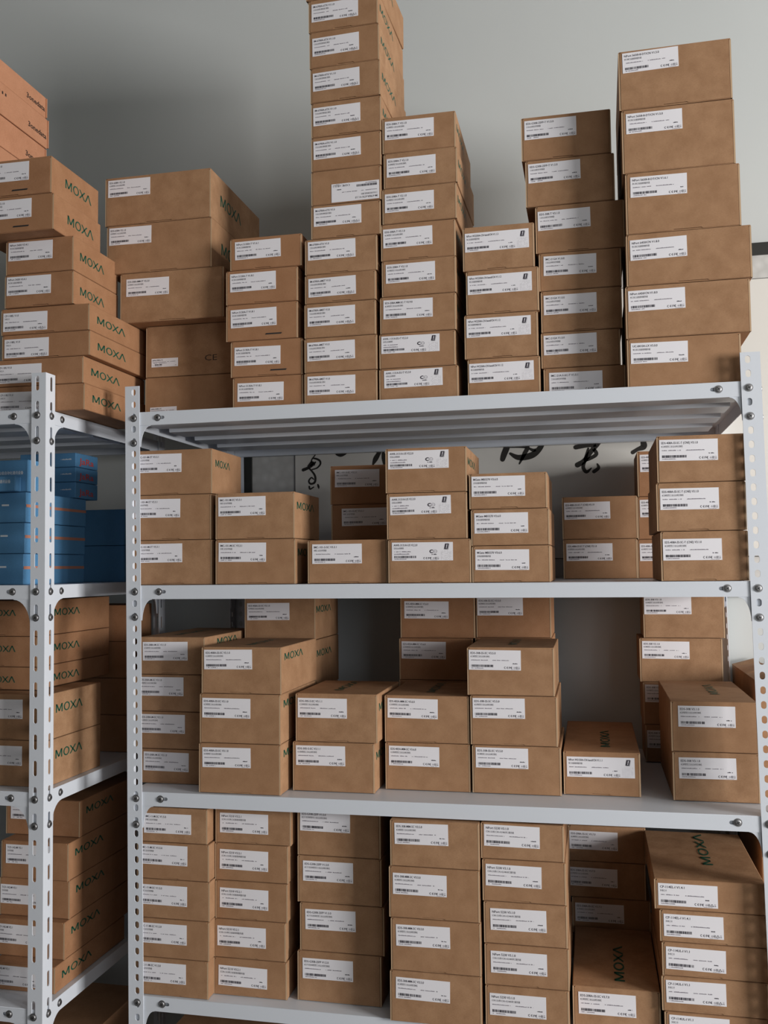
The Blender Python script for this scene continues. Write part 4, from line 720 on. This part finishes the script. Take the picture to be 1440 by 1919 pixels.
FINGER = {r[15] for i, r in enumerate(BOXES) if (r[0] == 'LA' and r[4] > 2.24) or (r[0] == 'F' and 2.03 < r[4] < 2.05) or (r[0] == 'B' and 1.96 < r[4] < 2.06)}
def make_box(r):
    name, x0, x1, y, z0, z1, d, kind, title, line2, lx, lz, side, top, mt, lab, grp = r
    rnd = random.Random(lab)
    w = x1 - x0; h = z1 - z0
    m = {'t': K_TAN, 'r': K_RED, 'b': K_BLU}[mt]
    gap = .0005
    yaw = 0.0
    if name in ('C', 'D', 'G', 'E') and z0 > 1.95: yaw = math.radians(rnd.uniform(-.9, .5))
    if name == 'C' and z0 > 2.52: yaw = math.radians(rnd.uniform(-2.6, -.9))
    R = empty('cardboard_box', (x0, y, z0 + gap), lab, 'box', grp, yaw)
    body, lid = carton_meshes(w, d, h - gap, m, rnd)
    B_ = link('carton_body', body, R); F_ = link('front_flap', lid, R)
    flip = kind.endswith('_flip'); k = kind.replace('_flip', '')
    if k in LAB_SIZE:
        LW, LH = LAB_SIZE[k]
        lx = min(lx, w - LW - .002); lx = max(lx, .002)
        tilt = rnd.uniform(-.012, .012)
        s = link('shipping_label', sticker(k, title, line2), F_, (lx, -.0003, h - lz))
        s.rotation_euler = (0, tilt, 0)
        if flip:
            s.location = (lx + LW, -.0003, h - lz - LH); s.rotation_euler = (0, math.pi, 0)
    if k == 'frontlogo':
        s = link('logo_print', logo_mesh(.062, .0125), F_, (w - .112, -.0002, h - .032))
    if side:
        off, ln, hh, tz = side
        if off + ln < d:
            s = link('logo_print', logo_mesh(ln, hh), B_, (w + .0003, off, h - tz - hh)); s.rotation_euler = (0, 0, math.pi / 2)
    if top:
        fx, off, ln = top
        cross = .018
        # print on the lid, reading away from the front
        s = link('logo_print', logo_mesh(min(ln, d - .03), cross), B_, (w * fx + cross / 2, off, h - gap + .0002))
        s.rotation_euler = Matrix(((0, 0, -1), (1, 0, 0), (0, -1, 0))).to_euler()
    if lab in FINGER:
        bm = bmesh.new(); prism(bm, [(0, 0), (.034, 0), (.036, .0028), (.002, .0028)], 'y', -.0004, .0006); fixn(bm)  # no opening cut: dark piece on the flap stands for the slot's shade
        link('finger_slot_shade', finish(bm, 'finger_slot_shade', [DARK]), F_, (w * .55 if name != 'LA' else w * .5, 0, .010))
    if k == 'jet' and z0 > 1.95:
        bm = bmesh.new(); put_text(bm, 'CE', 0, 0, .013, .028, 0)
        link('mark_print', finish(bm, 'mark_print', [BLACKINK]), F_, (w - .078, -.0003, .030))
    return R
for r in BOXES: make_box(r)

# ------------------------------------------------------------------ orange cartons at the top left
G = 'orange-brown cartons above the left rack'
def orange(x0, x1, y0, y1, z0, z1, lab, txt, dots=True):
    R = empty('carton', (x0, y0, z0 + .0005), lab, 'carton', G)
    bm = bmesh.new(); w, d, h = x1 - x0, y1 - y0, z1 - z0 - .0012
    box(bm, (0, 0, 0), (w, d, h), 0, .001); fixn(bm)
    link('carton_body', finish(bm, 'carton_body', [K_ORG]), R)
    if txt:
        bm = bmesh.new(); put_text(bm, '3onedata', 0, 0, .0115, .070, 0, 0, .02)
        s = link('brand_print', finish(bm, 'brand_print', [BLACKINK]), R, (w + .0004, d - .074, h * .30)); s.rotation_euler = (0, 0, math.pi / 2)
    if dots:
        bm = bmesh.new()
        rr = random.Random(lab)
        for i in range(4): quad(bm, i * .011, rr.uniform(-.001, .001), i * .011 + .0045, .006, 0, 0)
        s = link('mark_print', finish(bm, 'mark_print', [BLACKINK]), R, (w + .0004, .012, h * .66)); s.rotation_euler = (0, 0, math.pi / 2)
    # open flap edge at the far end
    bm = bmesh.new(); box(bm, (w - .002, d, 0.002), (w + .002, d + .003, h - .002)); link('end_flap', finish(bm, 'end_flap', [K_ORG]), R)
ZL = 2.3985
orange(-.50, -.302, -.12, .146, ZL, ZL + .072, 'orange-brown carton at top left, lowest of the pile', False)
orange(-.50, -.302, -.12, .143, ZL + .072, 2.538, 'orange-brown carton at top left, second from bottom', True)
orange(-.50, -.300, -.055, .148, 2.538, 2.607, 'orange-brown carton at top left, second from the top', True)
orange(-.50, -.302, -.16, .144, 2.607, 2.657, 'orange-brown carton at top left, topmost of the pile', True)

# ------------------------------------------------------------------ blue cartons on the left rack
def blue(x0, x1, y0, y1, z0, z1, lab, grp, deco):
    R = empty('blue_box', (x0, y0, z0 + .0004), lab, 'box', grp)
    w, d, h = x1 - x0, y1 - y0, z1 - z0 - .001
    bm = bmesh.new(); box(bm, (0, 0, 0), (w, d, h), 0, .0012); fixn(bm)
    link('carton_body', finish(bm, 'carton_body', [K_BLU]), R)
    if deco == 'stripe':
        bm = bmesh.new(); quad(bm, 0, 0, d, .006, 0, 0)
        s = link('stripe_print', finish(bm, 'stripe_print', [ORINK]), R, (w + .0003, 0, h * .5)); s.rotation_euler = (0, 0, math.pi / 2)
        bm = bmesh.new(); box(bm, (0, -.0006, 0), (.016, 0, .0035))
        link('clear_tab', finish(bm, 'clear_tab', [WHITEINK]), R, (w - .055, 0, h * .55))
    if deco == 'jara':
        bm = bmesh.new(); put_text(bm, 'JaRa', 0, 0, .014, .062, 0, 0, .012)
        s = link('brand_print', finish(bm, 'brand_print', [REDINK]), R, (w + .0004, .014, .007)); s.rotation_euler = (0, 0, math.pi / 2)
        bm = bmesh.new(); rr = random.Random(3); fine_line(bm, 0, .026, 0, .003, 0, rr, 0)
        link('small_print', finish(bm, 'small_print', [WHITEINK]), R, (w - .036, -.0004, h * .5))
    if deco == 'row':
        bm = bmesh.new(); put_text(bm, '工业级自动化通讯设备', 0, 0, .0055, .062, 0, 0, .01)
        link('text_print', finish(bm, 'text_print', [WHITEINK]), R, (w - .072, -.0004, h * .55))
    return R
GB = 'blue cartons stacked on the left rack'
for i, (a, b) in enumerate([(1.5545, 1.6175), (1.6175, 1.680), (1.680, 1.742)]):
    blue(-.38, -.225 - .002 * (2 - i), -.03, .20, a, b, ['lowest', 'middle', 'highest'][i] + ' blue carton with an orange side stripe on the left rack', GB, 'stripe')
blue(-.38, -.222, -.03, .045, 1.742, 1.808, 'shallow blue box with a row of white writing above the striped blue cartons', GB, 'row')
blue(-.38, -.236, -.052, -.031, 1.742, 1.773, 'slim pale-edged blue box standing in front of the written blue box', GB, 'row')
bpy.data.objects['blue_box.004'].location.z -= 0
GJ = 'thin blue boxes with red lettering on the left rack'
for i, (a, b) in enumerate([(1.742, 1.778), (1.778, 1.811), (1.811, 1.843)]):
    blue(-.36, -.222, .15, .245, a, b, ['lowest', 'middle', 'highest'][i] + ' thin blue box with red lettering, at the back of the left rack', GJ, 'jara')
for i in range(2):
    blue(-.36, -.175, .285, .41, 1.5545 + .085 * i, 1.6395 + .085 * i, ['lower', 'upper'][i] + ' dark blue box in the shade at the rear corner of the left rack', 'dark rear blue boxes', None)

# ------------------------------------------------------------------ large cartons standing beyond the right end of the rack
def big(x0, x1, y0, y1, z0, z1, lab, open_):
    R = empty('large_carton', (x0, y0, z0), lab, 'carton', 'large cartons piled by the wall')
    w, d, h = x1 - x0, y1 - y0, z1 - z0 - .001
    bm = bmesh.new(); box(bm, (0, 0, 0), (w, d, h), 0, .002); fixn(bm)
    link('carton_body', finish(bm, 'carton_body', [K_TAN]), R)
    if open_:
        for k, (a, s) in enumerate(((0, 1), (w, -1))):
            bm = bmesh.new(); rr = random.Random(k)
            pts = [(0, .001), (0, .004)]
            n = 9
            top = []
            for i in range(n): 
                yy = d * i / (n - 1)
                top.append((yy, .010 + .005 * math.sin(i * 1.7 + k) + rr.uniform(-.002, .003)))
            A = [bm.verts.new((a, t[0], h - .001)) for t in top]; B = [bm.verts.new((a + s * .055, t[0], h + t[1])) for t in top]
            A2 = [bm.verts.new((a, t[0], h + .0025)) for t in top]; B2 = [bm.verts.new((a + s * .055, t[0], h + t[1] + .0035)) for t in top]
            for i in range(n - 1):
                bm.faces.new((A[i], A[i + 1], B[i + 1], B[i])); bm.faces.new((A2[i], B2[i], B2[i + 1], A2[i + 1]))
                bm.faces.new((A[i], A2[i], A2[i + 1], A[i + 1])); bm.faces.new((B[i], B[i + 1], B2[i + 1], B2[i]))
            fixn(bm); link('top_flap', finish(bm, 'top_flap', [K_TAN]), R)
    return R
big(1.215, 1.62, .16, .56, 0, .46, 'large tan carton on the floor at the right wall side', False)
big(1.215, 1.62, .16, .56, .46, .92, 'large tan carton in the middle of the pile beyond the right post', False)
for k, (x0, x1, y0, y1, z0, z1, lab) in enumerate([
        (.02, .50, .06, .50, .3712, .64, 'large tan carton in the dark under the fourth shelf, left part'),
        (.55, 1.05, .05, .50, .3712, .66, 'large tan carton in the dark under the fourth shelf, right part'),
        (-.62, -.17, .0, .38, .3612, .60, 'large tan carton on the lowest shelf of the left rack')]):
    big(x0, x1, y0, y1, z0, z1, lab, False)['group'] = 'large cartons on the lowest shelves'
big(1.199, 1.60, .27, .585, .92, 1.350, 'worn open carton with ragged flaps glimpsed behind the right post', True)

# ------------------------------------------------------------------ calligraphy on the wall
S = empty('calligraphy_scroll', (.9, .59, 1.9), 'black-framed calligraphy with brush characters hanging on the wall behind the rack', 'wall art')
def wp(name, x0, z0, x1, z1, y0, y1, m):
    bm = bmesh.new(); box(bm, (x0 - .9, y0 - .59, z0 - 1.9), (x1 - .9, y1 - .59, z1 - 1.9)); fixn(bm); return link(name, finish(bm, name, [m]), S)
fx0, fx1, fz0, fz1 = 0.0, 2.05, 1.508, 2.334; t = .028
wp('frame_rail', fx0, fz1 - t, fx1, fz1, .580, .599, BLK); wp('frame_rail', fx0, fz0, fx1, fz0 + t, .580, .599, BLK)
wp('frame_stile', fx0, fz0 + t, fx0 + t, fz1 - t, .580, .599, BLK); wp('frame_stile', fx1 - t, fz0 + t, fx1, fz1 - t, .580, .599, BLK)
wp('mat_board', fx0 + t, fz0 + t, fx1 - t, fz1 - t, .588, .599, BROC)
px0, px1, pz0, pz1 = .146, 1.90, 1.60, 2.249
wp('dark_border_line', px0 - .0018, pz0 - .0018, px1 + .0018, pz1 + .0018, .5865, .5885, BLK)
wp('paper_sheet', px0, pz0, px1, pz1, .585, .5875, XUAN)
def brush(bm, pts):
    # smooth the trace, then lay discs and quads of changing width
    P = []
    n = len(pts)
    for i in range(n - 1):
        p0 = pts[max(i - 1, 0)]; p1 = pts[i]; p2 = pts[i + 1]; p3 = pts[min(i + 2, n - 1)]
        for k in range(6):
            t_ = k / 6.0
            P.append(tuple(.5 * ((2 * b) + (-a + c) * t_ + (2 * a - 5 * b + 4 * c - d_) * t_ ** 2 + (-a + 3 * b - 3 * c + d_) * t_ ** 3) for a, b, c, d_ in zip(p0, p1, p2, p3)))
    P.append(pts[-1])
    L = []; R_ = []
    for i, (x, z, w_) in enumerate(P):
        a = P[max(i - 1, 0)]; b = P[min(i + 1, len(P) - 1)]
        dx, dz = b[0] - a[0], b[1] - a[1]; q_ = math.hypot(dx, dz) or 1
        nx, nz = -dz / q_ * w_ / 2, dx / q_ * w_ / 2
        L.append(bm.verts.new((x + nx - .9, .5846 - .59, z + nz - 1.9))); R_.append(bm.verts.new((x - nx - .9, .5846 - .59, z - nz - 1.9)))
    for i in range(len(L) - 1): bm.faces.new((L[i], R_[i], R_[i + 1], L[i + 1]))
    for (x, z, w_) in (P[0], P[-1]):
        c = bm.verts.new((x - .9, .5845 - .59, z - 1.9)); rim = [bm.verts.new((x - .9 + w_ / 2 * math.cos(k * math.pi / 5), .5845 - .59, z - 1.9 + w_ / 2 * math.sin(k * math.pi / 5))) for k in range(10)]
        for k in range(10): bm.faces.new((c, rim[k], rim[(k + 1) % 10]))
for ids in ((0, 1, 2, 3, 4, 5, 6), (7,), (8, 9), (10, 11, 12, 13), (14, 15, 16, 17, 18), (19,)):
    bm = bmesh.new()
    for k in ids: brush(bm, STROKES[k])
    link('brush_character', finish(bm, 'brush_character', [SUMI]), S)
